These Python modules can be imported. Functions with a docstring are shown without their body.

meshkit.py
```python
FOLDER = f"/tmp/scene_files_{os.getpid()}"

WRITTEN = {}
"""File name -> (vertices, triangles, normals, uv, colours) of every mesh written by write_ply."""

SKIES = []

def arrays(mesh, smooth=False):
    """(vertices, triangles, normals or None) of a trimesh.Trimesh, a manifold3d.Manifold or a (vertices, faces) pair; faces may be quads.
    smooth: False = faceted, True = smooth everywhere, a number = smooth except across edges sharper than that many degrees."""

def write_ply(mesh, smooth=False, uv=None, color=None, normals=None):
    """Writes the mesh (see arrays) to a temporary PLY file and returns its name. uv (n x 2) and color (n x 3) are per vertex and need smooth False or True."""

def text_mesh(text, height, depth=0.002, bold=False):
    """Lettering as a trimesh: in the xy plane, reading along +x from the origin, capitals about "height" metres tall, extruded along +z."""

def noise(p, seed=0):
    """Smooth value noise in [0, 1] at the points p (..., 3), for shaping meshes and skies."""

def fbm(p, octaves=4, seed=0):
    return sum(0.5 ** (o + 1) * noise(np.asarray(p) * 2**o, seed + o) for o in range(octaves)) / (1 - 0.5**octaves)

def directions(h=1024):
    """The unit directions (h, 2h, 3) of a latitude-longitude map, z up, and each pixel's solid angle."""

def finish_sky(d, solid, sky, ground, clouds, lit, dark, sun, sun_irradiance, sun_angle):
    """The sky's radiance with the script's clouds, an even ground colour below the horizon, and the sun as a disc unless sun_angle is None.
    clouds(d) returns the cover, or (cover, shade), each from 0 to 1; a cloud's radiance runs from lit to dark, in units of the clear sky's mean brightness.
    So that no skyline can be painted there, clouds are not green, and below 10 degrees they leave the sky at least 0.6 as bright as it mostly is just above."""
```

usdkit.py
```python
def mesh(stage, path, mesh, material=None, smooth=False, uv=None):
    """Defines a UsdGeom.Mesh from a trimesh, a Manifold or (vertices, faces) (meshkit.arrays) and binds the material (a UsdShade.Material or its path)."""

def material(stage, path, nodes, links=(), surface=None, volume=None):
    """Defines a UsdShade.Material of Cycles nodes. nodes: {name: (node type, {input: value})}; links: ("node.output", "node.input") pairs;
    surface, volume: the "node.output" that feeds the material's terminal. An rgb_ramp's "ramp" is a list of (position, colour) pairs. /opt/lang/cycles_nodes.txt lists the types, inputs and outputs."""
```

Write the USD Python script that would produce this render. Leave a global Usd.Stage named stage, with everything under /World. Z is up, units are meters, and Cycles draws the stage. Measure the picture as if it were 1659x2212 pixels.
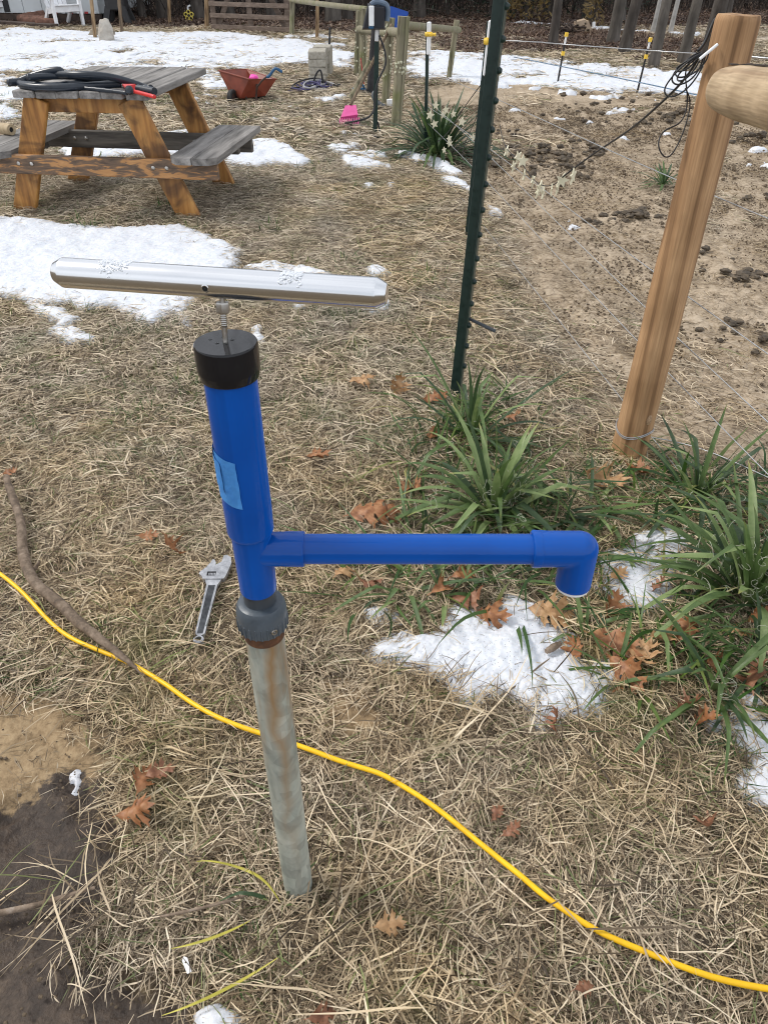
import math, random
import numpy as np, trimesh, usdkit, meshkit
import manifold3d as m3
from shapely.geometry import Polygon, Point
from pxr import Usd, UsdGeom, UsdLux, UsdShade, Sdf, Gf, Vt

stage = Usd.Stage.CreateInMemory()
UsdGeom.SetStageUpAxis(stage, 'Z')
UsdGeom.Xform.Define(stage, '/World')
stage.SetDefaultPrim(stage.GetPrimAtPath('/World'))

# ------------------------------------------------------------------ camera, sky, sun, exposure
CAM_H, PITCH = 1.5, math.radians(36.8)
FPX, CX, CY = 1662.0, 829.5, 1106.0          # the photograph's focal length and centre in units of a 1659 x 2212 picture
cam = UsdGeom.Camera.Define(stage, '/World/camera')
cam.AddTranslateOp().Set((0, 0, CAM_H)); cam.AddRotateXOp().Set(90 - math.degrees(PITCH))
cam.CreateHorizontalApertureAttr(36.0 * 1659 / 2212); cam.CreateVerticalApertureAttr(36.0)
cam.CreateFocalLengthAttr(36.0 * FPX / 2212); cam.CreateClippingRangeAttr((0.02, 500.0))
cam.CreateExposureAttr(0.72)
SUN_EL, SUN_AZ = math.radians(48), math.radians(-75)     # azimuth = atan2(x, y)
dome = UsdLux.DomeLight.Define(stage, '/World/sky')
sky_m = usdkit.material(stage, '/World/Looks/overcast_sky', {
    'sky': ('sky_texture', {'sky_type': 'single_scattering', 'sun_disc': False, 'sun_elevation': SUN_EL, 'sun_rotation': SUN_AZ, 'air_density': 1.0, 'aerosol_density': 2.0}),
    'tc': ('texture_coordinate', {}),
    'n': ('noise_texture', {'scale': 2.2, 'detail': 5.0, 'roughness': 0.55}),
    'cl': ('rgb_ramp', {'ramp': [(0.25, (5.2, 5.5, 6.0)), (0.75, (9.0, 9.2, 9.6))]}),
    'mx': ('mix_color', {'fac': 0.88}),
    'bg': ('background_shader', {'strength': 0.085})},
    [('tc.generated', 'n.vector'), ('n.fac', 'cl.fac'), ('sky.color', 'mx.a'), ('cl.color', 'mx.b'), ('mx.result', 'bg.color')], surface='bg.background')
UsdShade.MaterialBindingAPI.Apply(dome.GetPrim()).Bind(sky_m)
dome.GetPrim().SetCustomDataByKey('kind', 'structure')
sun = UsdLux.DistantLight.Define(stage, '/World/sun')
sun.CreateIntensityAttr(0.40); sun.CreateAngleAttr(14.0); sun.CreateColorAttr((1.0, 0.96, 0.9)); sun.CreateNormalizeAttr(True)
sun.AddRotateZOp().Set(-math.degrees(SUN_AZ)); sun.AddRotateXOp().Set(-(90 - math.degrees(SUN_EL)))

# ------------------------------------------------------------------ picking points of the place through the photograph's geometry
SP, CP = math.sin(PITCH), math.cos(PITCH)
EYE = np.array([0, 0, CAM_H])
def ray(x, y):
    u, v = (x - CX) / FPX, (CY - y) / FPX
    return np.array([u, CP + v * SP, -SP + v * CP])
def G(x, y, z=0.0):
    r = ray(x, y); return EYE + r * ((z - CAM_H) / r[2])
def atd(x, y, d):                       # at optical depth d
    return EYE + ray(x, y) * d
def aty(x, y, Y):                       # on the plane y = Y
    r = ray(x, y); return EYE + r * (Y / r[1])
def proj(p):
    d = np.asarray(p, float) - EYE; w = d[..., 1] * CP - d[..., 2] * SP; v = (d[..., 1] * SP + d[..., 2] * CP) / w
    return np.stack([CX + FPX * d[..., 0] / w, CY - FPX * v, w], -1)

def gz(x, y):
    x, y = np.asarray(x, float), np.asarray(y, float)
    p = np.stack([x * 1.7, y * 1.7, 0 * x], -1); q = np.stack([x * 9, y * 9, 0 * x + 3], -1)
    r = np.hypot(x, y)
    return (meshkit.fbm(p, 3, 5) - .5) * .05 * np.clip(r - .4, 0.15, 1) + (meshkit.fbm(q, 2, 8) - .5) * .014
def GG(x, y, up=0.0):                   # on the real ground under a pixel, raised by up
    p = G(x, y)
    for _ in range(4):
        z = float(gz(p[0], p[1])) + up; p = G(x, y, z)
    return p

def sdf(poly, X, Y):                    # signed distance, positive inside
    poly = np.asarray(poly, float); sh = X.shape; P = np.stack([X.ravel(), Y.ravel()], -1)
    d = np.full(len(P), 1e9); inside = np.zeros(len(P), bool)
    for a, b in zip(poly, np.roll(poly, -1, 0)):
        ab = b - a; t = np.clip(((P - a) @ ab) / max(ab @ ab, 1e-12), 0, 1)
        d = np.minimum(d, np.hypot(*(P - a - t[:, None] * ab).T))
        c = (a[1] > P[:, 1]) != (b[1] > P[:, 1])
        with np.errstate(divide='ignore', invalid='ignore'):
            xs = a[0] + (P[:, 1] - a[1]) / (b[1] - a[1]) * ab[0]
        inside ^= c & (P[:, 0] < xs)
    return np.where(inside, d, -d).reshape(sh)
def wpoly(px): return [tuple(G(*q)[:2]) for q in px]

# ------------------------------------------------------------------ materials
LK = '/World/Looks/'
_mats = {}
def mat(name, cols, scale=8.0, rough=0.5, metal=0.0, bump=0.0, stretch=(1, 1, 1), detail=4.0, spec=0.5, coord='object', nrough=0.6, dist=0.0, rvar=0.0, extra=None, rnd=0.0, bscale=None):
    """Noise-ramped principled surface; cols is a list of (position, colour) or one colour."""
    if name in _mats: return _mats[name]
    if not isinstance(cols[0], (tuple, list)): cols = [(0.3, tuple(c * .88 for c in cols)), (0.7, tuple(min(1, c * 1.08) for c in cols))]
    n = {'tc': ('texture_coordinate', {}), 'geo': ('geometry', {}), 'mp': ('mapping', {'scale': stretch}),
         'n': ('noise_texture', {'scale': scale, 'detail': detail, 'roughness': nrough, 'distortion': dist}),
         'r': ('rgb_ramp', {'ramp': cols}), 'p': ('principled_bsdf', {'roughness': rough, 'metallic': metal, 'specular_ior_level': spec, **(extra or {})})}
    src = 'geo.position' if coord == 'position' else 'tc.object'
    l = [(src, 'mp.vector'), ('mp.vector', 'n.vector'), ('n.fac', 'r.fac')]
    if rnd:
        n['oi'] = ('object_info', {}); n['mr'] = ('map_range', {'from_min': 0., 'from_max': 1., 'to_min': 1 - rnd, 'to_max': 1 + rnd}); n['hs'] = ('hsv', {})
        l += [('oi.random', 'mr.value'), ('mr.result', 'hs.value'), ('r.color', 'hs.color'), ('hs.color', 'p.base_color')]
    else: l += [('r.color', 'p.base_color')]
    if bump:
        n['n2'] = ('noise_texture', {'scale': bscale or scale * 3, 'detail': 3.0}); n['b'] = ('bump', {'strength': 1.0, 'distance': bump})
        l += [('mp.vector', 'n2.vector'), ('n2.fac', 'b.height'), ('b.normal', 'p.normal')]
    if rvar:
        n['rr'] = ('map_range', {'from_min': .3, 'from_max': .7, 'to_min': max(0, rough - rvar), 'to_max': rough + rvar}); l += [('n.fac', 'rr.value'), ('rr.result', 'p.roughness')]
    _mats[name] = usdkit.material(stage, LK + name, n, l, surface='p.BSDF'); return _mats[name]

def blade_mat(name, ramp, green=None, gthr=(.52, .66), gmax=.6, transl=0.1, rough=0.6, gscale=2.6, dark=0.0):
    n = {'geo': ('geometry', {}), 'ta': ('attribute', {'attribute': 'tint'}), 'oi': ('object_info', {}), 'r': ('rgb_ramp', {'ramp': ramp}),
         'gn': ('noise_texture', {'scale': gscale, 'detail': 3.0, 'roughness': .6}), 'vn': ('noise_texture', {'scale': 1.6, 'detail': 4.0, 'roughness': .65}), 'hn': ('noise_texture', {'scale': 2.3, 'detail': 3.0}), 'hm': ('map_range', {'from_min': .35, 'from_max': .65, 'to_min': .85, 'to_max': 1.12}),
         'vm': ('map_range', {'from_min': .3, 'from_max': .7, 'to_min': .82, 'to_max': 1.16}),
         'ad': ('math', {'math_type': 'add'}), 'fr': ('math', {'math_type': 'fraction'}), 'hs': ('hsv', {}),
         'p': ('principled_bsdf', {'roughness': rough, 'specular_ior_level': .35}), 't': ('translucent_bsdf', {}), 'mc': ('mix_closure', {'fac': transl})}
    l = [('ta.fac', 'ad.value1'), ('oi.random', 'ad.value2'), ('ad.value', 'fr.value1'), ('fr.value', 'r.fac'), ('geo.position', 'gn.vector'), ('geo.position', 'vn.vector'), ('vn.fac', 'vm.value'), ('vm.result', 'hs.value'), ('geo.position', 'hn.vector'), ('hn.fac', 'hm.value'), ('hm.result', 'hs.saturation')]
    last = 'r.color'
    if green:
        n['gm'] = ('map_range', {'from_min': gthr[0], 'from_max': gthr[1], 'to_min': 0., 'to_max': gmax, 'clamp': True}); n['mg'] = ('mix_color', {'b': green})
        l += [('gn.fac', 'gm.value'), ('gm.result', 'mg.fac'), ('r.color', 'mg.a')]; last = 'mg.result'
    l += [(last, 'hs.color'), ('hs.color', 'p.base_color'), ('hs.color', 't.color'), ('p.BSDF', 'mc.closure1'), ('t.BSDF', 'mc.closure2')]
    return usdkit.material(stage, LK + name, n, l, surface='mc.closure')

# ------------------------------------------------------------------ object helpers
_count = {}
def numbered(path):
    k = _count.get(path, -1) + 1; _count[path] = k
    return path if k == 0 else f'{path}_{k:03d}'
def tag(p, label=None, cat=None, group=None, kind=None):
    p = p.GetPrim() if hasattr(p, 'GetPrim') else p
    for k, v in (('label', label), ('category', cat), ('group', group), ('kind', kind)):
        if v: p.SetCustomDataByKey(k, v)
    return p
BASE = {}
def thing(name, label, cat, loc=(0, 0, 0), rotz=0.0, group=None, kind=None):
    path = numbered('/World/' + name); x = UsdGeom.Xform.Define(stage, path)
    x.AddTranslateOp().Set(tuple(float(v) for v in loc)); x.AddRotateZOp().Set(math.degrees(rotz))
    BASE[path] = (np.array(loc, float), rotz)
    tag(x, label, cat, group, kind); return x
def obj(name, mesh, m, parent=None, smooth=35, label=None, local=False, **kw):
    """One mesh prim. Meshes come in world coordinates unless local (or their thing is turned)."""
    v, f = (mesh.vertices, mesh.faces) if isinstance(mesh, trimesh.Trimesh) else (meshkit.arrays(mesh)[:2] if hasattr(mesh, 'to_mesh') else mesh)
    v = np.array(v, float); f = np.asarray(f)
    top = parent
    path = numbered((str(parent.GetPath()) if parent else '/World') + '/' + name)
    if parent is not None and not local:
        root = '/'.join(str(parent.GetPath()).split('/')[:3]); b, rz = BASE.get(root, (np.zeros(3), 0))
        v = v - b
    p = usdkit.mesh(stage, path, (v, f), m, smooth=smooth)
    if label: tag(p, label)
    if kw: tag(p, **kw)
    return p

def cat_(ms): return trimesh.util.concatenate([m if isinstance(m, trimesh.Trimesh) else trimesh.Trimesh(*m, process=False) for m in ms])
def frame(d):
    d = np.asarray(d, float); d = d / np.linalg.norm(d); a = np.array([0, 0, 1.]) if abs(d[2]) < .9 else np.array([1., 0, 0])
    u = np.cross(a, d); u /= np.linalg.norm(u); return u, np.cross(d, u), d
def tube(P, r, n=10, caps=True):
    P = np.asarray(P, float); k = len(P); r = np.broadcast_to(r, k).astype(float)
    T = np.gradient(P, axis=0); T /= np.linalg.norm(T, axis=1)[:, None] + 1e-12
    u, v, _ = frame(T[0]); V = []
    a = np.arange(n) * 2 * np.pi / n
    for i in range(k):
        u = u - T[i] * (u @ T[i]); u /= np.linalg.norm(u); v = np.cross(T[i], u)
        V.append(P[i] + r[i] * (np.cos(a)[:, None] * u + np.sin(a)[:, None] * v))
    V = np.vstack(V); i, j = np.meshgrid(np.arange(k - 1), np.arange(n), indexing='ij'); j2 = (j + 1) % n
    q = np.stack([i * n + j, i * n + j2, (i + 1) * n + j2, (i + 1) * n + j], -1).reshape(-1, 4)
    F = np.vstack([q[:, [0, 1, 2]], q[:, [0, 2, 3]]])
    if caps:
        V = np.vstack([V, P[0], P[-1]]); c0, c1 = k * n, k * n + 1; b = (k - 1) * n; jj = np.arange(n); jn = (jj + 1) % n
        F = np.vstack([F, np.stack([np.full(n, c0), jn, jj], -1), np.stack([np.full(n, c1), b + jj, b + jn], -1)])
    return trimesh.Trimesh(V, F, process=False)
def spline(P, n):
    from scipy.interpolate import CubicSpline
    P = np.asarray(P, float); s = np.r_[0, np.cumsum(np.linalg.norm(np.diff(P, axis=0), axis=1))]
    return CubicSpline(s, P)(np.linspace(0, s[-1], n))
def lathe(profile, o, d, n=48, ref=None):
    """profile: (radius, height along d) pairs from the bottom up, closed at both ends where the radius is 0."""
    u, v, d = frame(d); o = np.asarray(o, float)
    if ref is not None:
        u = np.asarray(ref, float) - d * (np.asarray(ref) @ d); u /= np.linalg.norm(u); v = np.cross(d, u)
    a = np.arange(n) * 2 * np.pi / n; pr = np.asarray(profile, float); k = len(pr)
    V = (o + pr[:, 1][:, None, None] * d + pr[:, 0][:, None, None] * (np.cos(a)[None, :, None] * u + np.sin(a)[None, :, None] * v)).reshape(-1, 3)
    i, j = np.meshgrid(np.arange(k - 1), np.arange(n), indexing='ij'); j2 = (j + 1) % n
    q = np.stack([i * n + j, i * n + j2, (i + 1) * n + j2, (i + 1) * n + j], -1).reshape(-1, 4)
    t = trimesh.Trimesh(V, np.vstack([q[:, [0, 1, 2]], q[:, [0, 2, 3]]]), process=False); t.update_faces(t.area_faces > 1e-14); return t
def boxm(c, size, rot=None, bevel=0.0):
    """Box with chamfered edges; rot is a 3x3 whose columns are its axes."""
    h = np.array(size, float) / 2
    if bevel > 0:
        b = min(bevel, h.min() * .9); pts = []
        for sx in (-1, 1):
            for sy in (-1, 1):
                for sz in (-1, 1):
                    s = np.array([sx, sy, sz])
                    for k in range(3):
                        e = h - b; e[k] = h[k]; pts.append(s * e)
        t = trimesh.convex.convex_hull(np.array(pts))
    else: t = trimesh.creation.box(size)
    V = np.array(t.vertices)
    if rot is not None: V = V @ np.asarray(rot).T
    return trimesh.Trimesh(V + np.asarray(c, float), t.faces, process=False)
def bar(a, b, w, t, up=(0, 0, 1), bevel=0.004):
    """Board from a to b, w wide (across) and t thick (along up)."""
    a, b = np.asarray(a, float), np.asarray(b, float); d = b - a; L = np.linalg.norm(d); d = d / L
    up = np.asarray(up, float); s = np.cross(up, d); s /= np.linalg.norm(s); up = np.cross(d, s)
    return boxm((a + b) / 2, (L, w, t), np.stack([d, s, up], 1), bevel)
def rotm(az): c, s = math.cos(az), math.sin(az); return np.array([[c, -s, 0], [s, c, 0], [0, 0, 1.]])
def rough_log(P, r, n=16, amp=.06, seed=0, caps=True):
    t = tube(P, r, n, caps); c = np.array(t.vertices); rr = np.mean(r)
    q = c.copy(); d = (meshkit.fbm(q * (3 / max(rr, .01)) * np.array([1, 1, .3]), 3, seed) - .5) * 2 * amp * rr
    return trimesh.Trimesh(c + t.vertex_normals * d[:, None], t.faces, process=False)
def ribbons(S, az, el, L, W, segs, rng, curl=0.6, arch=0.0, twist=0.7, taper=True, fold=False):
    """Many thin blades at once: starts S (n,3), azimuth, elevation, length, width. Returns vertices and faces."""
    n = len(S); t = np.linspace(0, 1, segs + 1)
    k = (rng.random(n) - .5) * 2 * curl; k2 = (rng.random(n) - .5) * 2 * curl
    A = az[:, None] + k[:, None] * t + k2[:, None] * np.sin(t * np.pi * 2) * .35
    E = el[:, None] - (arch if np.ndim(arch) == 0 else arch[:, None]) * t
    ds = L[:, None] / segs
    step = np.stack([np.cos(E) * np.cos(A), np.cos(E) * np.sin(A), np.sin(E)], -1) * ds[..., None]
    C = S[:, None, :] + np.concatenate([np.zeros((n, 1, 3)), np.cumsum(step[:, :-1], 1)], 1)
    tw = (rng.random(n) - .5) * 2 * twist; tw2 = tw + (rng.random(n) - .5) * 1.6 * twist
    R = tw[:, None] * (1 - t) + tw2[:, None] * t
    side = np.stack([-np.sin(A) * np.cos(R), np.cos(A) * np.cos(R), np.sin(R)], -1)
    w = W[:, None] * (np.clip(1.25 - t ** 2.2 * 1.2, .06, 1) if taper else 1 + 0 * t) * .5 * np.clip(.5 + 4 * t, 0, 1)
    V = np.stack([C - side * w[..., None], C + side * w[..., None]], 2).reshape(n, -1, 3)
    b = np.arange(segs)[:, None] * 2; q = np.concatenate([b + np.array([[0, 1, 3]]), b + np.array([[0, 3, 2]])])
    F = (np.arange(n)[:, None, None] * (2 * (segs + 1)) + q[None]).reshape(-1, 3)
    return V.reshape(-1, 3), F
def blade_tint(prim, v, f, seed):          # one random number per separate blade
    from scipy.sparse import coo_matrix
    from scipy.sparse.csgraph import connected_components
    f = np.asarray(f); e = np.vstack([f[:, :2], f[:, 1:]]); k, lab = connected_components(coo_matrix((np.ones(len(e)), (e[:, 0], e[:, 1])), shape=(len(v), len(v))), directed=False)
    r = np.random.default_rng(4000 + seed).random(k)[lab]
    UsdGeom.PrimvarsAPI(prim).CreatePrimvar('tint', Sdf.ValueTypeNames.Color3fArray, 'vertex').Set(Vt.Vec3fArray.FromNumpy(np.repeat(r[:, None], 3, 1).astype(np.float32)))
def instancer(path, protos, m, where, orient, scale, idx, **kw):
    """protos: list of (name, (verts, faces)); one PointInstancer."""
    pi = UsdGeom.PointInstancer.Define(stage, path); tag(pi, **kw); tg = []
    for i, (nm, g, mm) in enumerate(protos):
        p = numbered(path + '/' + nm); q = usdkit.mesh(stage, p, g, mm or m, smooth=False); blade_tint(q, g[0], g[1], i); tg.append(Sdf.Path(p))
    pi.CreatePrototypesRel().SetTargets(tg)
    pi.CreatePositionsAttr(Vt.Vec3fArray.FromNumpy(np.asarray(where, np.float32)))
    pi.CreateProtoIndicesAttr(Vt.IntArray.FromNumpy(np.asarray(idx, np.int32)))
    a = np.asarray(orient) / 2
    pi.CreateOrientationsAttr(Vt.QuathArray([Gf.Quath(float(c), 0, 0, float(s)) for c, s in zip(np.cos(a), np.sin(a))]))
    sc = np.asarray(scale, np.float32); sc = np.repeat(sc[:, None], 3, 1) if sc.ndim == 1 else sc
    pi.CreateScalesAttr(Vt.Vec3fArray.FromNumpy(sc)); return pi

# ------------------------------------------------------------------ zones of the ground
MUD = wpoly([(-300, 1800), (30, 1745), (110, 1695), (145, 1640), (195, 1650), (238, 1700), (215, 1780), (262, 1840), (190, 1900), (230, 1950), (160, 2030), (125, 2100), (330, 2110), (400, 2160), (400, 2330), (-400, 2330)])
SOIL = wpoly([(-350, 1500), (60, 1480), (150, 1530), (225, 1600), (262, 1690), (225, 1790), (60, 1800), (-350, 1880)])
SOIL2 = wpoly([(690, 1455), (760, 1455), (830, 1520), (820, 1590), (740, 1615), (690, 1560)])
SOIL3 = wpoly([(1030, 2150), (1300, 2120), (1350, 2230), (980, 2260)])
PAD = wpoly([(866, 235), (930, 290), (1000, 345), (1045, 440), (1085, 560), (1150, 690), (1240, 800), (1335, 935), (1420, 1010), (1540, 1030), (1720, 1045), (2600, 1100), (2600, 175), (1500, 185), (1110, 172), (960, 180), (880, 190)])
BRUSH = wpoly([(985, 60), (1110, 62), (1240, 66), (1420, 80), (1520, 95), (1520, 140), (1380, 118), (1250, 108), (1110, 112), (1000, 120), (960, 100)])
DRIVE = wpoly([(980, 48), (1240, 58), (1400, 72), (1700, 90), (2200, 110), (2200, 84), (1659, 72), (1400, 60), (1100, 47)])
FLOOR = [(-60, 19.3), (-6, 19.3), (0, 17.2), (1.2, 18.6), (60, 21.5), (60, 150), (-60, 150)]
def zones(X, Y):
    q = np.stack([X * 14, Y * 14, 0 * X], -1); wob = (meshkit.fbm(q, 3, 21) - .5) * .1
    s = lambda poly, w, a=1: np.clip((sdf(poly, X, Y) + wob * a) / w + .5, 0, 1)
    return s(MUD, .07, 1.0), np.maximum.reduce([s(SOIL, .10), s(SOIL2, .08), s(SOIL3, .05)]), s(PAD, .12, 1.4), np.maximum(s(BRUSH, .8, 3), s(FLOOR, 1.5, 3)), s(DRIVE, .5, 3)

def axis_lines(lo, hi, a, b, fine, grow=1.12):
    c = list(np.arange(a, b + 1e-9, fine)); st = fine
    while c[-1] < hi: st *= grow; c.append(min(c[-1] + st, hi))
    st = fine
    while c[0] > lo: st *= grow; c.insert(0, max(c[0] - st, lo))
    return np.array(c)
xs = axis_lines(-160, 160, -1.3, 2.0, .016, 1.10); ys = axis_lines(-60, 200, .2, 3.2, .016, 1.045)
X, Y = np.meshgrid(xs, ys); Z = gz(X, Y)
zm = zones(X, Y)
p3 = np.stack([X * 26, Y * 26, 0 * X], -1)
rough_ = meshkit.fbm(p3, 3, 31) - .5
Z = Z + rough_ * (.026 * zm[1] + .03 * zm[2] + .014 * zm[0]) + (meshkit.fbm(np.stack([X * 8, Y * 8, 0 * X + 2], -1), 3, 61) - .5) * (.035 * zm[2] + .025 * zm[1] + .012 * zm[0]) - zm[0] * .012
V = np.stack([X, Y, Z], -1).reshape(-1, 3); ny, nx = X.shape
i, j = np.meshgrid(np.arange(ny - 1), np.arange(nx - 1), indexing='ij'); a = i * nx + j
F = np.concatenate([np.stack([a, a + 1, a + nx + 1], -1).reshape(-1, 3), np.stack([a, a + nx + 1, a + nx], -1).reshape(-1, 3)])
gm_nodes = {'geo': ('geometry', {}), 'za': ('attribute', {'attribute': 'zone'}), 'zb': ('attribute', {'attribute': 'cover'}), 'sa': ('separate_color', {}), 'sb': ('separate_color', {}),
    'n1': ('noise_texture', {'scale': 45.0, 'detail': 6.0, 'roughness': .7}), 'n2': ('noise_texture', {'scale': 3.5, 'detail': 5.0, 'roughness': .65}), 'n3': ('noise_texture', {'scale': 160.0, 'detail': 3.0}),
    'th': ('rgb_ramp', {'ramp': [(.3, (.04, .029, .018)), (.5, (.10, .074, .045)), (.72, (.24, .185, .115))]}),
    'so': ('rgb_ramp', {'ramp': [(.30, (.08, .052, .03)), (.41, (.2, .138, .078)), (.5, (.31, .222, .128)), (.6, (.37, .275, .165)), (.75, (.46, .36, .235))]}),
    'mu': ('rgb_ramp', {'ramp': [(.32, (.016, .011, .008)), (.48, (.042, .029, .021)), (.6, (.085, .06, .042)), (.74, (.16, .115, .075))]}),
    'pa': ('rgb_ramp', {'ramp': [(.30, (.075, .054, .036)), (.39, (.18, .135, .09)), (.47, (.33, .26, .183)), (.56, (.43, .348, .255)), (.75, (.54, .45, .345))]}),
    'br': ('rgb_ramp', {'ramp': [(.3, (.035, .022, .016)), (.5, (.10, .065, .05)), (.7, (.2, .14, .1))]}),
    'dr': ('rgb_ramp', {'ramp': [(.3, (.3, .25, .19)), (.7, (.5, .43, .34))]}),
    'ml': ('mix_float', {'fac': .45}), 'nz': ('noise_texture', {'scale': 22.0, 'detail': 6.0, 'roughness': .7}), 'nc': ('math', {'math_type': 'multiply_add', 'value2': 1.5, 'value3': -.75}),
    'ar': ('math', {'math_type': 'add'}), 'er': ('map_range', {'range_type': 'smoothstep', 'from_min': .38, 'from_max': .62, 'to_min': 0., 'to_max': 1., 'clamp': True}), 'ag': ('math', {'math_type': 'add'}), 'eg': ('map_range', {'range_type': 'smoothstep', 'from_min': .38, 'from_max': .62, 'to_min': 0., 'to_max': 1., 'clamp': True}), 'ab': ('math', {'math_type': 'add'}), 'eb': ('map_range', {'range_type': 'smoothstep', 'from_min': .38, 'from_max': .62, 'to_min': 0., 'to_max': 1., 'clamp': True}), 'm1': ('mix_color', {}), 'm2': ('mix_color', {}), 'm3': ('mix_color', {}), 'm4': ('mix_color', {}), 'm5': ('mix_color', {}),
    'rg': ('map_range', {'from_min': 0., 'from_max': 1., 'to_min': .92, 'to_max': .42}), 'sp': ('map_range', {'from_min': 0., 'from_max': 1., 'to_min': .2, 'to_max': .27}),
    'n3s': ('math', {'math_type': 'multiply', 'value2': .3}), 'ba': ('math', {'math_type': 'add'}), 'b': ('bump', {'strength': .9, 'distance': .006}), 'p': ('principled_bsdf', {})}
gm_links = [('geo.position', 'n1.vector'), ('geo.position', 'n2.vector'), ('geo.position', 'n3.vector'), ('za.color', 'sa.color'), ('zb.color', 'sb.color'),
    ('n1.fac', 'ml.a'), ('n2.fac', 'ml.b')] + [('ml.result', k + '.fac') for k in ('th', 'so', 'mu', 'pa', 'br', 'dr')] + [
    ('geo.position', 'nz.vector'), ('nz.fac', 'nc.value1'), ('sa.r', 'ar.value1'), ('sa.g', 'ag.value1'), ('sa.b', 'ab.value1'), ('nc.value', 'ar.value2'), ('nc.value', 'ag.value2'), ('nc.value', 'ab.value2'), ('ar.value', 'er.value'), ('ag.value', 'eg.value'), ('ab.value', 'eb.value'), ('eg.result', 'm1.fac'), ('th.color', 'm1.a'), ('so.color', 'm1.b'), ('eb.result', 'm2.fac'), ('m1.result', 'm2.a'), ('pa.color', 'm2.b'),
    ('er.result', 'm3.fac'), ('m2.result', 'm3.a'), ('mu.color', 'm3.b'), ('sb.r', 'm4.fac'), ('m3.result', 'm4.a'), ('br.color', 'm4.b'), ('sb.g', 'm5.fac'), ('m4.result', 'm5.a'), ('dr.color', 'm5.b'),
    ('m5.result', 'p.base_color'), ('er.result', 'rg.value'), ('rg.result', 'p.roughness'), ('er.result', 'sp.value'), ('sp.result', 'p.specular_ior_level'),
    ('n1.fac', 'ba.value1'), ('n3.fac', 'n3s.value1'), ('n3s.value', 'ba.value2'), ('ba.value', 'b.height'), ('b.normal', 'p.normal')]
ground_m = usdkit.material(stage, LK + 'ground_soil', gm_nodes, gm_links, surface='p.BSDF')
gp = usdkit.mesh(stage, '/World/ground', (V, F), ground_m, smooth=True)
def colattr(prim, name, cols):
    UsdGeom.PrimvarsAPI(prim).CreatePrimvar(name, Sdf.ValueTypeNames.Color3fArray, 'vertex').Set(Vt.Vec3fArray.FromNumpy(np.asarray(cols, np.float32)))
colattr(gp, 'zone', np.stack([zm[0].ravel(), zm[1].ravel(), zm[2].ravel()], -1)); colattr(gp, 'cover', np.stack([zm[3].ravel(), zm[4].ravel(), 0 * zm[4].ravel()], -1))
tag(gp, 'winter ground of thatch, bare tan soil and wet dark mud', 'ground', kind='structure')

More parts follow.
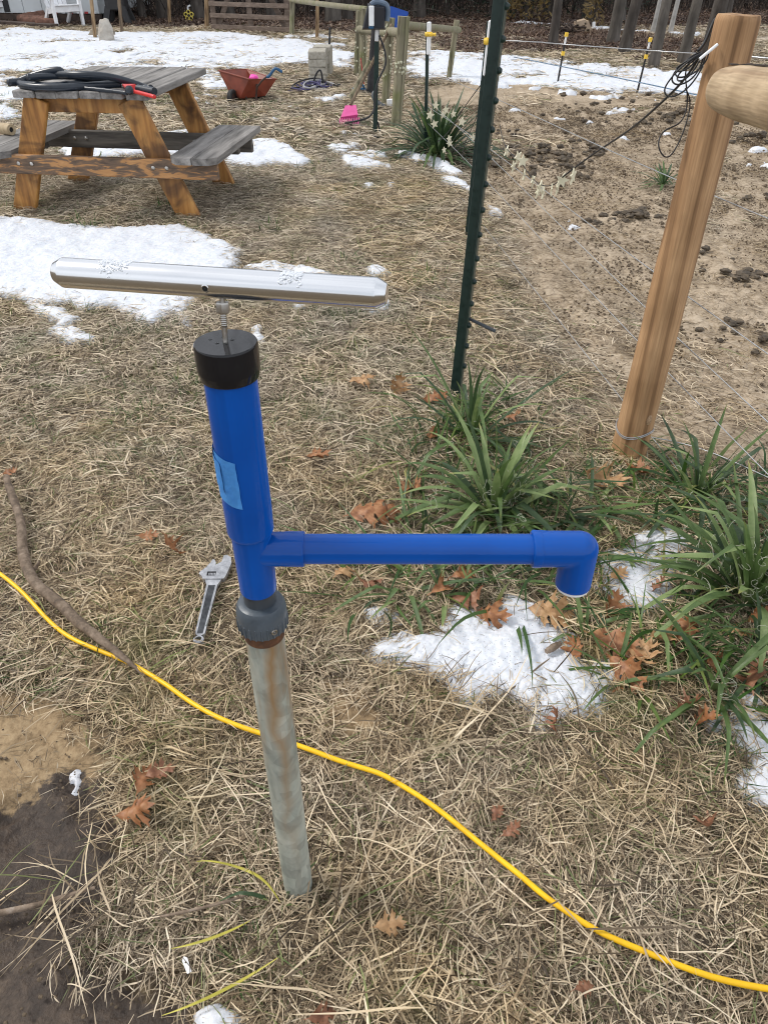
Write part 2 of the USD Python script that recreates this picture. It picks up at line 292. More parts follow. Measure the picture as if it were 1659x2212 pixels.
# ------------------------------------------------------------------ snow
snow_m = usdkit.material(stage, LK + 'old_snow', {
    'geo': ('geometry', {}), 'n': ('noise_texture', {'scale': 60.0, 'detail': 5.0, 'roughness': .7}), 'n2': ('noise_texture', {'scale': 9.0, 'detail': 4.0}),
    'r': ('rgb_ramp', {'ramp': [(.28, (.53, .555, .60)), (.5, (.65, .675, .725)), (.75, (.73, .75, .79))]}),
    'v': ('voronoi_texture', {'scale': 120.0}), 'vs': ('rgb_ramp', {'ramp': [(0, (.08, .07, .06)), (.11, (.16, .14, .12)), (.16, (1, 1, 1)), (1, (1, 1, 1))]}),
    'vn': ('math', {'math_type': 'greater_than', 'value2': .44}), 'vm': ('mix_color', {'a': (1, 1, 1)}), 'mu': ('mix_color', {'blend_type': 'multiply', 'fac': 1.0}),
    'b': ('bump', {'strength': .8, 'distance': .004}), 'b2': ('bump', {'strength': .6, 'distance': .014}), 'p': ('principled_bsdf', {'roughness': .55, 'subsurface_weight': .25, 'subsurface_scale': .02, 'subsurface_radius': (.6, .8, 1.0), 'specular_ior_level': .3})},
    [('geo.position', 'n.vector'), ('geo.position', 'n2.vector'), ('geo.position', 'v.vector'), ('n.fac', 'r.fac'), ('v.distance', 'vs.fac'), ('n2.fac', 'vn.value1'), ('vn.value', 'vm.fac'), ('vs.color', 'vm.b'),
     ('r.color', 'mu.a'), ('vm.result', 'mu.b'), ('mu.result', 'p.base_color'), ('n.fac', 'b.height'), ('n2.fac', 'b2.height'), ('b2.normal', 'b.normal'), ('b.normal', 'p.normal')], surface='p.BSDF')
SNOWS = []                                # world polygons of the near patches
def snow_mesh(X, Y, m, T, s, base=.01):
    if T < .01: base = -.013
    q = np.stack([X * 40, Y * 40, 0 * X], -1); q2 = np.stack([X * 11, Y * 11, 0 * X], -1)
    h = T * (1 - np.exp(-np.maximum(m, 0) / s)) * (.55 + .9 * meshkit.fbm(q2, 3, 71)) + (meshkit.fbm(q * 1.6, 3, 70) - .5) * .42 * T * np.clip(m / s, 0, 1)
    Z = gz(X, Y) + np.where(m > 0, base + h, -.03)
    ny, nx = X.shape; i, j = np.meshgrid(np.arange(ny - 1), np.arange(nx - 1), indexing='ij'); a = (i * nx + j).ravel()
    on = (m > 0).ravel(); k = on[a] | on[a + 1] | on[a + nx] | on[a + nx + 1]; a = a[k]
    F = np.concatenate([np.stack([a, a + 1, a + nx + 1], -1), np.stack([a, a + nx + 1, a + nx], -1)])
    u, inv = np.unique(F, return_inverse=True)
    return np.stack([X, Y, Z], -1).reshape(-1, 3)[u], inv.reshape(-1, 3)
def snow_patch(label, polys, res, T, s, amp, freq, seed, holes=0.0, grow=0.0):
    W = [wpoly(p) for p in polys]; A = np.vstack([np.array(w) for w in W]); lo, hi = A.min(0) - .05 - amp, A.max(0) + .05 + amp
    X, Y = np.meshgrid(np.arange(lo[0], hi[0], res), np.arange(lo[1], hi[1], res))
    d = np.maximum.reduce([sdf(w, X, Y) for w in W]) + grow; q = np.stack([X * freq, Y * freq, 0 * X + seed], -1)
    m = d + (meshkit.fbm(q, 4, seed) - .5) * 2.2 * amp + (meshkit.fbm(q * 4, 3, seed + 9) - .5) * amp * 1.3
    if holes: m = np.minimum(m, (meshkit.fbm(q * 1.3 + 7, 3, seed + 3) - holes) * .6)
    SNOWS.append((lo, hi, W, amp))
    obj('snow_patch', snow_mesh(X, Y, m, T, s), snow_m, smooth=True, label=label, cat='snow patch')
snow_patch('broad white snow patch on the lawn behind the metal pump handle', [[(-350, 465), (0, 470), (60, 476), (170, 492), (265, 497), (390, 492), (440, 508), (500, 530), (522, 548), (505, 566), (480, 590), (420, 640), (398, 690), (370, 672), (320, 702), (285, 672), (240, 655), (185, 668), (150, 650), (90, 655), (40, 640), (-350, 655)], [(540, 578), (600, 575), (700, 590), (716, 600), (660, 606), (560, 600)], [(60, 655), (130, 672), (170, 690), (150, 704), (110, 690)], [(100, 715), (140, 690), (190, 735), (150, 740), (120, 728)], [(385, 684), (412, 680), (402, 706), (384, 702)]], .009, .028, .03, .04, 6, 1, grow=.02)
snow_patch('small snow lump on the grass beside the black pump cap', [[(545, 716), (566, 714), (572, 742), (556, 752), (540, 738)]], .006, .03, .012, .012, 16, 2)
snow_patch('small snow streak under the right end of the metal handle', [[(775, 668), (800, 660), (846, 655), (842, 674), (810, 684)]], .008, .03, .015, .010, 12, 3)
snow_patch('tiny snow lump just below the middle right of the metal handle', [[(628, 658), (664, 655), (660, 672), (638, 674)]], .007, .03, .012, .006, 12, 23)
snow_patch('snow streak just above the right end of the metal handle', [[(784, 584), (822, 582), (854, 602), (800, 602)]], .008, .03, .015, .010, 12, 33)
snow_patch('speckled snow patch on the ground below the blue spout', [[(800, 1418), (830, 1395), (870, 1385), (905, 1392), (958, 1382), (968, 1345), (985, 1318), (1030, 1343), (1075, 1370), (1085, 1322), (1108, 1300), (1150, 1322), (1180, 1352), (1238, 1376), (1228, 1412), (1262, 1455), (1292, 1488), (1302, 1500), (1294, 1545), (1262, 1545), (1230, 1538), (1200, 1560), (1165, 1572), (1140, 1530), (1110, 1500), (1080, 1488), (1040, 1510), (1003, 1530), (980, 1500), (960, 1462), (920, 1448), (880, 1442), (820, 1436)], [(800, 1335), (830, 1322), (850, 1345), (820, 1355)]], .004, .028, .024, .014, 15, 4, grow=.02)
snow_patch('snow patch among oak leaves to the right of the spout elbow', [[(1290, 1225), (1310, 1200), (1360, 1195), (1385, 1165), (1440, 1148), (1482, 1182), (1476, 1232), (1440, 1262), (1450, 1298), (1412, 1330), (1340, 1330), (1318, 1300), (1290, 1290)], [(1270, 1440), (1330, 1430), (1345, 1470), (1300, 1480)]], .005, .024, .02, .02, 13, 5, grow=.012)
snow_patch('snow patch beside the yucca at the right edge of the lawn', [[(1500, 1560), (1545, 1560), (1562, 1575), (1590, 1540), (1598, 1500), (1640, 1505), (1655, 1560), (1800, 1600), (1900, 1680), (1700, 1690), (1655, 1650), (1620, 1638), (1580, 1600)], [(1640, 1640), (1665, 1640), (1800, 1740), (1690, 1755), (1640, 1740), (1605, 1700)]], .0045, .026, .02, .018, 14, 6, grow=.01)
snow_patch('snow lying at the lawn edge nearest the camera below the steel pipe', [[(425, 2195), (470, 2172), (512, 2185), (540, 2230), (560, 2300), (400, 2300)]], .0035, .03, .014, .008, 24, 7)
snow_patch('narrow streak of melting snow on the wet mud', [[(148, 1650), (175, 1640), (182, 1668), (170, 1718), (150, 1722), (142, 1690)]], .003, .006, .012, .012, 30, 8, .40)
snow_patch('long snow strip in front of the big dark yucca', [[(850, 333), (898, 331), (915, 343), (962, 352), (1002, 376), (985, 384), (950, 374), (905, 356), (862, 345)]], .012, .04, .03, .024, 5, 9)
snow_patch('snow strip at the paddock edge left of the nearest green post', [[(948, 384), (985, 386), (1005, 398), (1035, 418), (1050, 440), (1025, 428), (985, 408), (955, 398)]], .011, .034, .03, .022, 6, 10)
snow_patch('small white snow piece right of the tall green post', [[(1048, 447), (1084, 454), (1090, 468), (1056, 466)]], .011, .03, .03, .02, 7, 30)
snow_patch('broken snow lumps on the straw between picnic table and yucca', [[(705, 322), (740, 316), (762, 326), (740, 340), (712, 336)], [(748, 312), (778, 316), (776, 326), (752, 324)], [(735, 345), (790, 332), (835, 334), (842, 346), (800, 352), (850, 362), (790, 372), (740, 366)], [(778, 403), (812, 398), (812, 412), (790, 415)], [(826, 402), (852, 398), (846, 410)], [(826, 368), (850, 365), (846, 374)], [(735, 289), (752, 287), (750, 297), (738, 297)]], .012, .04, .03, .034, 6, 11, .35)
snow_patch('snow patch on the grass just right of the picnic bench', [[(490, 335), (520, 305), (560, 300), (600, 308), (640, 335), (672, 355), (650, 368), (600, 360), (560, 367), (500, 364)]], .012, .035, .03, .03, 6, 41, grow=.02)
snow_patch('snow patch seen under the picnic table between its legs', [[(130, 330), (180, 306), (300, 300), (390, 302), (430, 318), (420, 342), (330, 336), (240, 342), (150, 345)]], .012, .035, .03, .05, 5, 42, grow=.03)
# the snow of the far yard: mottled, one mass
FARP = [([(-900, 60), (0, 62), (230, 72), (440, 70), (640, 86), (775, 120), (770, 152), (650, 140), (500, 152), (300, 156), (-900, 160)], .88), ([(-900, 155), (0, 160), (60, 190), (40, 250), (0, 300), (-900, 300)], .66), ([(300, 150), (470, 150), (500, 200), (480, 232), (420, 240), (420, 175)], .56),
    ([(140, 300), (330, 290), (420, 280), (560, 300), (670, 352), (645, 368), (520, 366), (400, 350), (300, 335), (150, 335)], .78), ([(560, 205), (640, 203), (740, 212), (735, 222), (620, 216)], .66), ([(880, 112), (1040, 118), (1110, 122), (1270, 140), (1420, 150), (1530, 165), (1530, 205), (1330, 202), (1180, 190), (1010, 178), (880, 168)], .86), ([(950, 172), (1110, 182), (1270, 200), (1420, 208), (1420, 216), (1250, 212), (1100, 196), (960, 184)], .58),
    ([(1110, 205), (1480, 225), (1500, 250), (1480, 300), (1200, 270), (1100, 230)], .34), ([(1530, 270), (1700, 290), (1700, 380), (1540, 350)], .33), ([(1110, 46), (1250, 54), (1450, 70), (1560, 78), (1560, 82), (1400, 74), (1240, 63), (1110, 54)], .62), ([(600, 80), (760, 108), (760, 86), (640, 70)], .42), ([(560, 184), (720, 190), (720, 200), (560, 192)], .4)]
FW = [(wpoly(p), c) for p, c in FARP]
def far_cover(X, Y):
    c = np.zeros_like(X)
    for w, k in FW: c = np.maximum(c, k * np.clip(sdf(w, X, Y) / .35 + .55, 0, 1))
    return c
def far_m(X, Y):
    q = np.stack([X * 1.7, Y * 1.3, 0 * X], -1); q2 = np.stack([X * 4, Y * 5.5, 0 * X + 4], -1)
    rut = .11 * np.sin((Y + X * .22) * 5.2 + 2 * meshkit.fbm(q * .4, 2, 5)) * (Y > 9)
    f = .5 + (meshkit.fbm(q, 4, 41) - .5) * 1.0 + (meshkit.fbm(q2, 3, 42) - .5) * .9 + (meshkit.fbm(q2 * 2.7, 2, 43) - .5) * .5 + rut
    return far_cover(X, Y) - f - .03
yl = np.concatenate([np.arange(5.0, 9, .028), np.arange(9, 13, .045), np.arange(13, 24, .07)])
X, Y = np.meshgrid(np.arange(-7.5, 8.5, .028), yl); sel = far_m(X, Y)
obj('snow', snow_mesh(X, Y, sel * .35, .036, .03, .006), snow_m, smooth=True, label='patchy trampled snow covering the far yard and track', cat='snow', kind='stuff')
def in_snow(x, y):
    r = np.full(len(x), -1.)
    for lo, hi, W, amp in SNOWS:
        k = (x > lo[0]) & (x < hi[0]) & (y > lo[1]) & (y < hi[1])
        if k.any():
            for w in W: r[k] = np.maximum(r[k], sdf(w, x[k], y[k]))
    return r

# ------------------------------------------------------------------ dry matted grass
STRAW = [(0, (.05, .034, .02)), (.2, (.12, .085, .05)), (.34, (.26, .19, .115)), (.5, (.48, .37, .235)), (.68, (.64, .51, .335)), (.84, (.70, .575, .395)), (.93, (.77, .65, .47)), (.935, (.12, .15, .05)), (1, (.2, .22, .08))]
straw_m = blade_mat('dry_straw', STRAW, green=(.15, .17, .06), gthr=(.56, .72), gmax=.4)
MATR = [(0, (.06, .045, .03)), (.16, (.15, .115, .08)), (.3, (.32, .255, .18)), (.5, (.53, .435, .31)), (.75, (.66, .555, .41)), (.94, (.74, .63, .47)), (.945, (.12, .15, .055)), (1, (.18, .2, .08))]
mat_m = blade_mat('matted_grass', MATR, green=(.15, .165, .07), gthr=(.56, .72), gmax=.35)
GREEN = [(0, (.025, .055, .015)), (.35, (.045, .095, .025)), (.7, (.08, .14, .035)), (.9, (.14, .19, .05)), (1, (.33, .3, .12))]
green_m = blade_mat('green_blades', GREEN, transl=.25, rough=.45)
rng = np.random.default_rng(11)
def patch(n, R, Lr, Wr, zr, segs, rng, spread=.75, up=.18, curl=.9):
    r = R * np.sqrt(rng.random(n)); a = rng.random(n) * 2 * np.pi
    L = rng.uniform(*Lr, n) * rng.uniform(.6, 1.1, n); az = rng.normal(0, spread, n) + np.pi * (rng.random(n) < .5)
    S = np.stack([r * np.cos(a), r * np.sin(a), zr[0] + (zr[1] - zr[0]) * rng.random(n) ** 1.5], -1); S[:, 0] -= np.cos(az) * L / 2; S[:, 1] -= np.sin(az) * L / 2
    el = rng.normal(.05, up, n); arch = el * 2 * rng.uniform(.7, 1.2, n)
    v, f = ribbons(S, az, el, L, rng.uniform(*Wr, n), segs, rng, curl=curl, arch=arch, twist=.9)
    v[:, 2] = np.where(v[:, 2] < .002, .002 + .3 * np.abs(v[:, 2]), v[:, 2]); return v, f
def tuft(n, R, Lr, Wr, segs, rng, el0=1.0):
    r = R * np.sqrt(rng.random(n)); a = rng.random(n) * 2 * np.pi
    S = np.stack([r * np.cos(a), r * np.sin(a), 0 * r], -1); L = rng.uniform(*Lr, n)
    return ribbons(S, a + rng.normal(0, .9, n), np.clip(rng.normal(el0, .35, n), .15, 1.5), L, rng.uniform(*Wr, n), segs, rng, curl=.5, arch=rng.uniform(.2, 1.5, n), twist=.6)
near = [('blades', patch(190, .09, (.03, .095), (.001, .0023), (.002, .03), 5, rng, spread=1.0, up=.2, curl=.75), None) for _ in range(7)] + [('blades', patch(110, .09, (.05, .13), (.0013, .0029), (.006, .034), 6, rng, spread=.8, up=.24, curl=.6), None) for _ in range(3)]
mid = [('blades', patch(230, .17, (.035, .10), (.0018, .0034), (.002, .03), 4, rng, spread=1.1), mat_m) for _ in range(6)]
far = [('blades', patch(260, .32, (.08, .2), (.005, .009), (.002, .03), 3, rng, spread=1.0), mat_m) for _ in range(4)]
strands = [('straw_strands', patch(26, .10, (.10, .24), (.0016, .0036), (.012, .045), 8, rng, spread=.7, up=.2, curl=.55), None) for _ in range(4)]
protos = near + mid + far + strands
oN, oM, oF, oS = 0, len(near), len(near) + len(mid), len(near) + len(mid) + len(far)
def scatter(step, y0, y1, half, rng, xm=(.5, .6)):
    """Jittered grid over the part of the ground near the frame; half(y) is the visible half width."""
    ys = np.arange(y0, y1, step); out = []
    for y in ys:
        h = half(y) + (xm[0] if y < 4 else xm[1]); x = np.arange(-h, h, step); out.append(np.stack([x, np.full(len(x), y)], -1))
    P = np.vstack(out); return P + rng.uniform(-.5, .5, P.shape) * step
hw = lambda y: .5 * math.hypot(y, CAM_H) * 1.0
pos, idx, scl, ang = [], [], [], []
def addg(P, o, k, s0, s1, keep, rng):
    P = P[keep]; z = gz(P[:, 0], P[:, 1])
    fld = meshkit.fbm(np.stack([P[:, 0] * 2.2, P[:, 1] * 2.2, 0 * z], -1), 2, 77) * 9
    pos.append(np.stack([P[:, 0], P[:, 1], z], -1)); idx.append(o + rng.integers(0, k, len(P))); scl.append(rng.uniform(s0, s1, len(P))); ang.append(fld + rng.normal(0, .7, len(P)))
def weights(P):
    a = zones(P[:, 0][None], P[:, 1][None]); return [q[0] for q in a], in_snow(P[:, 0], P[:, 1])
P = scatter(.056, .15, 2.6, hw, rng); z_, sn = weights(P); u = rng.random(len(P))
wide = np.maximum.reduce([np.clip((sdf(q, P[:, 0], P[:, 1]) + .055) / .05, 0, 1) * k for q, k in ((MUD, 1.), (SOIL, .96), (SOIL2, .97))]); bare = np.maximum(wide, z_[2] * .985); den = 1 - bare
addg(P, oN, len(near), .8, 1.25, (u < den) & (sn < np.where(u < .08, .03, .012)) & ~((np.hypot(P[:, 0] + .167, P[:, 1] - .763) < .03)), rng)
P = scatter(.16, .15, 3.4, hw, rng); z_, sn = weights(P); u = rng.random(len(P))
addg(P, oS, 4, .8, 1.3, (u < np.interp(P[:, 1], [.5, 1.0, 1.6, 3], [.75, .40, .15, .08]) * (1 - z_[0] * .9) * (1 - z_[1] * .75) * (1 - z_[2] * .9)) & (sn < .0), rng)
P = scatter(.105, 2.3, 7.2, hw, rng); z_, sn = weights(P); u = rng.random(len(P))
fm = far_m(P[:, 0], P[:, 1])
addg(P, oM, len(mid), .85, 1.3, ((fm < .03) | (P[:, 1] < 4.9) | (u < .08)) & (u < (1 - np.maximum(z_[1] * .93, z_[2] * .985)) * np.clip((P[:, 1] - 2.2) / .7, 0, 1)) & (sn < .02), rng)
RIDGE = wpoly([(700, 395), (900, 380), (985, 410), (1060, 540), (1190, 740), (1325, 930), (1180, 930), (1060, 820), (960, 700), (800, 560)])
P = scatter(.085, 2.2, 6.5, hw, rng); z_, sn = weights(P); u = rng.random(len(P)); rd_ = np.clip(sdf(RIDGE, P[:, 0], P[:, 1]) / .2 + .4, 0, 1)
addg(P, oN + 7, 3, 1.0, 1.4, (u < .8 * rd_ * (1 - z_[2] * .9)) & (sn < 0), rng); u = rng.random(len(P)); addg(P, oS, 4, .9, 1.4, (u < .35 * rd_ * (1 - z_[2] * .8)) & (sn < 0), rng)
P = scatter(.26, 6.6, 19, hw, rng, (.5, 1.0)); z_, sn = weights(P); u = rng.random(len(P)); fm = far_m(P[:, 0], P[:, 1])
addg(P, oF, len(far), .8, 1.3, (u < (1 - np.maximum.reduce([z_[2] * .96, z_[3] * .7, z_[4] * .9])) * np.clip((P[:, 1] - 6.6) / .8, 0, 1)) & (sn < .02) & ((fm < .02) | (u < .12)), rng)
instancer('/World/dry_grass', protos, straw_m, np.vstack(pos), np.concatenate(ang), np.concatenate(scl), np.concatenate(idx), label='matted dead tan grass and loose straw covering the yard', cat='grass', kind='stuff')
# green blades coming through
pos, idx, scl, ang = [], [], [], []
gt = [('green_tuft', tuft(26, .035, (.03, .085), (.0014, .003), 4, rng, .7), None) for _ in range(5)] + [('green_tuft', tuft(44, .09, (.05, .11), (.004, .007), 3, rng, .7), None) for _ in range(3)]
P = scatter(.055, .2, 4.2, hw, rng); z_, sn = weights(P); u = rng.random(len(P))
gn = meshkit.fbm(np.stack([P[:, 0] * 2.6, P[:, 1] * 2.6, 0 * u + 9], -1), 3, 55)
GZ = [(1600, 1660, .22), (1520, 1610, .18), (1330, 1430, .16), (1440, 1560, .16), (860, 1330, .16), (1130, 1360, .3), (880, 1340, .2), (1000, 1000, .3), (1250, 1000, .25), (1600, 1450, .3), (560, 1960, .12)]
gd = np.clip((gn - .52) * 3.2, 0, .5)
for gx, gy, rr in GZ:
    c = G(gx, gy); gd = np.maximum(gd, .75 * np.clip(1.3 - np.hypot(P[:, 0] - c[0], (P[:, 1] - c[1])) / rr, 0, 1) * np.clip(gn * 2 - .2, 0, 1))
addg(P, 0, 5, .7, 1.3, (u < gd * (1 - np.maximum.reduce([z_[0], z_[1], z_[2]]))) & (sn < .005), rng)
P = scatter(.17, 3.8, 10, hw, rng); z_, sn = weights(P); u = rng.random(len(P)); gn = meshkit.fbm(np.stack([P[:, 0] * 1.3, P[:, 1] * 1.3, 0 * u + 9], -1), 3, 56)
tb = np.exp(-(((P[:, 0] + 1.85) / .9) ** 2 + ((P[:, 1] - 5.0) / .5) ** 2))
addg(P, 5, 3, .7, 1.2, (u < np.maximum(np.clip((gn - .55) * 2.2, 0, .3), tb * .4) * (1 - z_[2])) & (sn < .01), rng)
gt += [('green_blades', tuft(12, .07, (.10, .30), (.005, .011), 7, rng, .55), None) for _ in range(4)]
BED = wpoly([(800, 1190), (880, 1000), (930, 880), (1120, 850), (1230, 1000), (1330, 1020), (1500, 1015), (1800, 1050), (1800, 1560), (1560, 1540), (1420, 1480), (1330, 1420), (1290, 1330), (1270, 1180), (1150, 1290), (980, 1300), (830, 1330)])
P = scatter(.075, 1.0, 3.4, hw, rng); z_, sn = weights(P); u = rng.random(len(P)); bd = np.clip(sdf(BED, P[:, 0], P[:, 1]) / .15 + .4, 0, 1)
addg(P, 8, 4, .7, 1.25, (u < .62 * bd) & (sn < -.01), rng); u = rng.random(len(P)); addg(P, 0, 5, .9, 1.6, (u < .5 * bd) & (sn < -.01), rng)
instancer('/World/green_grass', gt, green_m, np.vstack(pos), np.concatenate(ang), np.concatenate(scl), np.concatenate(idx), label='short green grass tufts growing through the dead thatch', cat='grass', kind='stuff')
# litter of the paddock: straw bits, clods
clod_m = mat('dark_clod', [(.3, (.06, .043, .028)), (.7, (.17, .125, .08))], 30, .9, bump=.004)
litter_m = blade_mat('paddock_straw', [(0, (.09, .06, .035)), (.4, (.2, .145, .085)), (.75, (.38, .29, .18)), (1, (.55, .46, .32))], transl=.1)
def lump(r, seed, sub=1, sq=.75, amp=.5):
    t = trimesh.creation.icosphere(sub, 1.0); v = t.vertices * (1 + (meshkit.fbm(t.vertices * 1.7 + seed * 3.1, 3, seed)[:, None] - .5) * 2 * amp)
    return trimesh.Trimesh(v * r * np.array([1, 1, sq]), t.faces, process=False)
def clods(n, R, rr, seed):
    g = np.random.default_rng(seed); ms = []
    for k in range(n):
        m = lump(g.uniform(*rr), seed * 50 + k); m.apply_translation((g.normal(0, R * .5), g.normal(0, R * .5), .003)); ms.append(m)
    c = cat_(ms); return c.vertices, c.faces
lp = [('straw_bits', patch(34, .16, (.02, .09), (.0015, .0035), (.004, .012), 2, rng, spread=1.6, up=.1), litter_m) for _ in range(4)] + [('clods', clods(26, .16, (.002, .007), 5 + k), clod_m) for k in range(3)] + [('clods', clods(12, .22, (.006, .016), 25 + k), clod_m) for k in range(3)]
pos, idx, scl, ang = [], [], [], []
P = scatter(.095, 1.6, 9.5, hw, rng, (.8, .9)); z_, sn = weights(P); u = rng.random(len(P)); near_l = np.clip((P[:, 1] - 2) / 5, 0, 1)
addg(P, 0, 4, .7, 1.3, (u < .85 * z_[2]) & (sn < 0), rng)
u = rng.random(len(P)); cn = meshkit.fbm(np.stack([P[:, 0] * 1.5, P[:, 1] * 1.5, 0 * u], -1), 3, 91)
addg(P, 4, 3, .7, 1.2, (u < z_[2] * np.clip((cn - .36) * 3, 0.3, .9) * (.5 + .5 * near_l)) & (sn < 0), rng)
addg(P, 7, 3, .7, 1.4, (u > 1 - z_[2] * near_l ** 1.6 * np.clip((cn - .5) * 2.0, 0, .2)) & (sn < 0), rng)
P = scatter(.1, .3, 2.2, hw, rng); z_, sn = weights(P); u = rng.random(len(P)); addg(P, 0, 4, .5, 1.1, (u < .42 * np.maximum(z_[1], z_[0] * .35)) & (sn < 0), rng); u = rng.random(len(P)); addg(P, 4, 3, .35, .8, (u < .5 * np.maximum(z_[1], z_[0] * .25)) & (sn < 0), rng)
instancer('/World/paddock_litter', lp, litter_m, np.vstack(pos), np.concatenate(ang), np.concatenate(scl), np.concatenate(idx), label='straw bits and small clods strewn over the bare paddock soil', cat='litter', kind='stuff')

# ------------------------------------------------------------------ the hand pump
blue_m = usdkit.material(stage, LK + 'blue_plastic', {'geo': ('geometry', {}), 'n': ('noise_texture', {'scale': 9.0, 'detail': 4.0}), 'r': ('rgb_ramp', {'ramp': [(.3, (.002, .060, .30)), (.7, (.002, .076, .37))]}), 'n2': ('noise_texture', {'scale': 240.0, 'detail': 2.0}), 'nm': ('noise_texture', {'scale': 30.0, 'detail': 4.0}),
    'rr': ('map_range', {'from_min': .35, 'from_max': .7, 'to_min': .1, 'to_max': .22}), 'b': ('bump', {'strength': .15, 'distance': .0006}), 'p': ('principled_bsdf', {'specular_ior_level': .32})},
    [('geo.position', 'n.vector'), ('geo.position', 'n2.vector'), ('geo.position', 'nm.vector'), ('n.fac', 'r.fac'), ('r.color', 'p.base_color'), ('nm.fac', 'rr.value'), ('rr.result', 'p.roughness'), ('n2.fac', 'b.height'), ('b.normal', 'p.normal')], surface='p.BSDF')
black_gloss = mat('glossy_black_plastic', [(.3, (.004, .004, .005)), (.7, (.007, .007, .008))], 20, .1, spec=.42, rvar=.05)
grey_pvc = mat('grey_plastic', [(.3, (.05, .065, .08)), (.7, (.075, .092, .11))], 30, .38, bump=.0006, rvar=.1)
dark_pvc = mat('dark_grey_plastic', (.035, .042, .05), 30, .45)
white_pvc = mat('white_plastic', (.78, .79, .8), 10, .4)
alu_m = mat('brushed_aluminium', [(.3, (.76, .77, .79)), (.7, (.82, .83, .84))], 3, .17, 1.0, stretch=(1, 14, 14), rvar=.03)
steel_m = mat('stainless_steel', [(.3, (.36, .34, .31)), (.7, (.55, .53, .5))], 40, .28, 1.0, rvar=.08)
PB = G(646, 1925); PT = aty(487, 738, PB[1]); LEANX = -float((PT - PB)[0] / (PT - PB)[2])
galv_m = usdkit.material(stage, LK + 'galvanised_steel', {'tc': ('texture_coordinate', {}), 'm1': ('mapping', {'scale': (1, 1, .16)}), 'm2': ('mapping', {'scale': (1, 1, .5)}),
    'n': ('noise_texture', {'scale': 20.0, 'detail': 6.0, 'roughness': .65, 'distortion': .6}), 'r': ('rgb_ramp', {'ramp': [(.28, (.16, .18, .165)), (.46, (.29, .31, .27)), (.6, (.38, .39, .335)), (.75, (.46, .46, .4))]}),
    'v': ('voronoi_texture', {'scale': 42.0, 'randomness': 1.0}), 'vm': ('mix_color', {'blend_type': 'overlay', 'fac': .22}), 'bw': ('rgb_to_bw', {}),
    'ux': ('math', {'math_type': 'multiply_add', 'value2': LEANX}), 'nw': ('math', {'math_type': 'multiply_add', 'value2': .06, 'value3': -.022}), 'us': ('math', {'math_type': 'subtract'}), 'ua': ('math', {'math_type': 'absolute'}), 'um': ('map_range', {'from_min': .0, 'from_max': .014, 'to_min': 1., 'to_max': 0., 'clamp': True}), 'zf': ('map_range', {'from_min': .12, 'from_max': .62, 'to_min': .1, 'to_max': 1., 'clamp': True}), 'uz': ('math', {'math_type': 'multiply'}), 'mxr': ('math', {'math_type': 'maximum'}), 'sg': ('math', {'math_type': 'multiply', 'value2': .85}),
    'rn': ('noise_texture', {'scale': 26.0, 'detail': 5.0, 'roughness': .6}), 'sx': ('separate_xyz', {}), 'zz': ('map_range', {'from_min': .05, 'from_max': .62, 'to_min': -.16, 'to_max': .05}), 'ad': ('math', {'math_type': 'add'}),
    'rr': ('map_range', {'from_min': .53, 'from_max': .70, 'to_min': 0., 'to_max': .72, 'clamp': True}), 'rc': ('mix_color', {'b': (.26, .14, .045)}),
    'n3': ('noise_texture', {'scale': 9.0, 'detail': 3.0, 'distortion': 1.5}), 'dk': ('rgb_ramp', {'ramp': [(.4, (1, 1, 1)), (.56, (.95, .95, .95)), (.6, (.66, .68, .68)), (.75, (.6, .62, .62))]}), 'mm': ('mix_color', {'blend_type': 'multiply', 'fac': .8}),
    'b': ('bump', {'strength': .4, 'distance': .0012}), 'p': ('principled_bsdf', {'roughness': .5, 'metallic': .1})},
    [('tc.object', 'm1.vector'), ('m1.vector', 'rn.vector'), ('tc.object', 'm2.vector'), ('m2.vector', 'n.vector'), ('tc.object', 'v.vector'), ('n.fac', 'r.fac'), ('r.color', 'vm.a'), ('v.color', 'bw.color'), ('bw.val', 'vm.b'), ('sx.z', 'ux.value1'), ('sx.x', 'ux.value3'), ('n3.fac', 'nw.value1'), ('ux.value', 'us.value1'), ('nw.value', 'us.value2'), ('us.value', 'ua.value1'), ('ua.value', 'um.value'), ('sx.z', 'zf.value'), ('um.result', 'uz.value1'), ('zf.result', 'uz.value2'), ('uz.value', 'sg.value1'), ('sg.value', 'mxr.value1'), ('rr.result', 'mxr.value2'), ('m2.vector', 'n3.vector'), ('n3.fac', 'dk.fac'), ('vm.result', 'mm.a'), ('dk.color', 'mm.b'),
     ('tc.object', 'sx.vector'), ('sx.z', 'zz.value'), ('rn.fac', 'ad.value1'), ('zz.result', 'ad.value2'), ('ad.value', 'rr.value'), ('mxr.value', 'rc.fac'), ('mm.result', 'rc.a'), ('rc.result', 'p.base_color'), ('n.fac', 'b.height'), ('b.normal', 'p.normal')], surface='p.BSDF')
rust_m = mat('rusty_thread', [(.3, (.03, .015, .01)), (.6, (.12, .05, .02)), (.8, (.2, .1, .05))], 60, .8, bump=.001)
PB = G(646, 1925); PT = aty(487, 738, PB[1]); PD = PT - PB; PL = np.linalg.norm(PD); PD = PD / PL
def pt_(ypix):                          # distance along the pump's axis that shows at this height of the picture
    lo, hi = -.2, PL + .3
    for _ in range(50):
        m = (lo + hi) / 2
        if proj(PB + PD * m)[1] > ypix: lo = m
        else: hi = m
    return lo
def rad(width, ypix): return width / 2 * proj(PB + PD * pt_(ypix))[2] / FPX
PA = lambda t: PB + PD * t
pump = thing('water_pump', 'bright blue plastic hand pump with metal bar handle on a grey steel pipe', 'hand pump', PB)
tocam = EYE - PA(.9); tocam -= PD * (tocam @ PD); tocam /= np.linalg.norm(tocam)
RP = rad(72, 1650)
t0, t1 = -.06, pt_(1358)
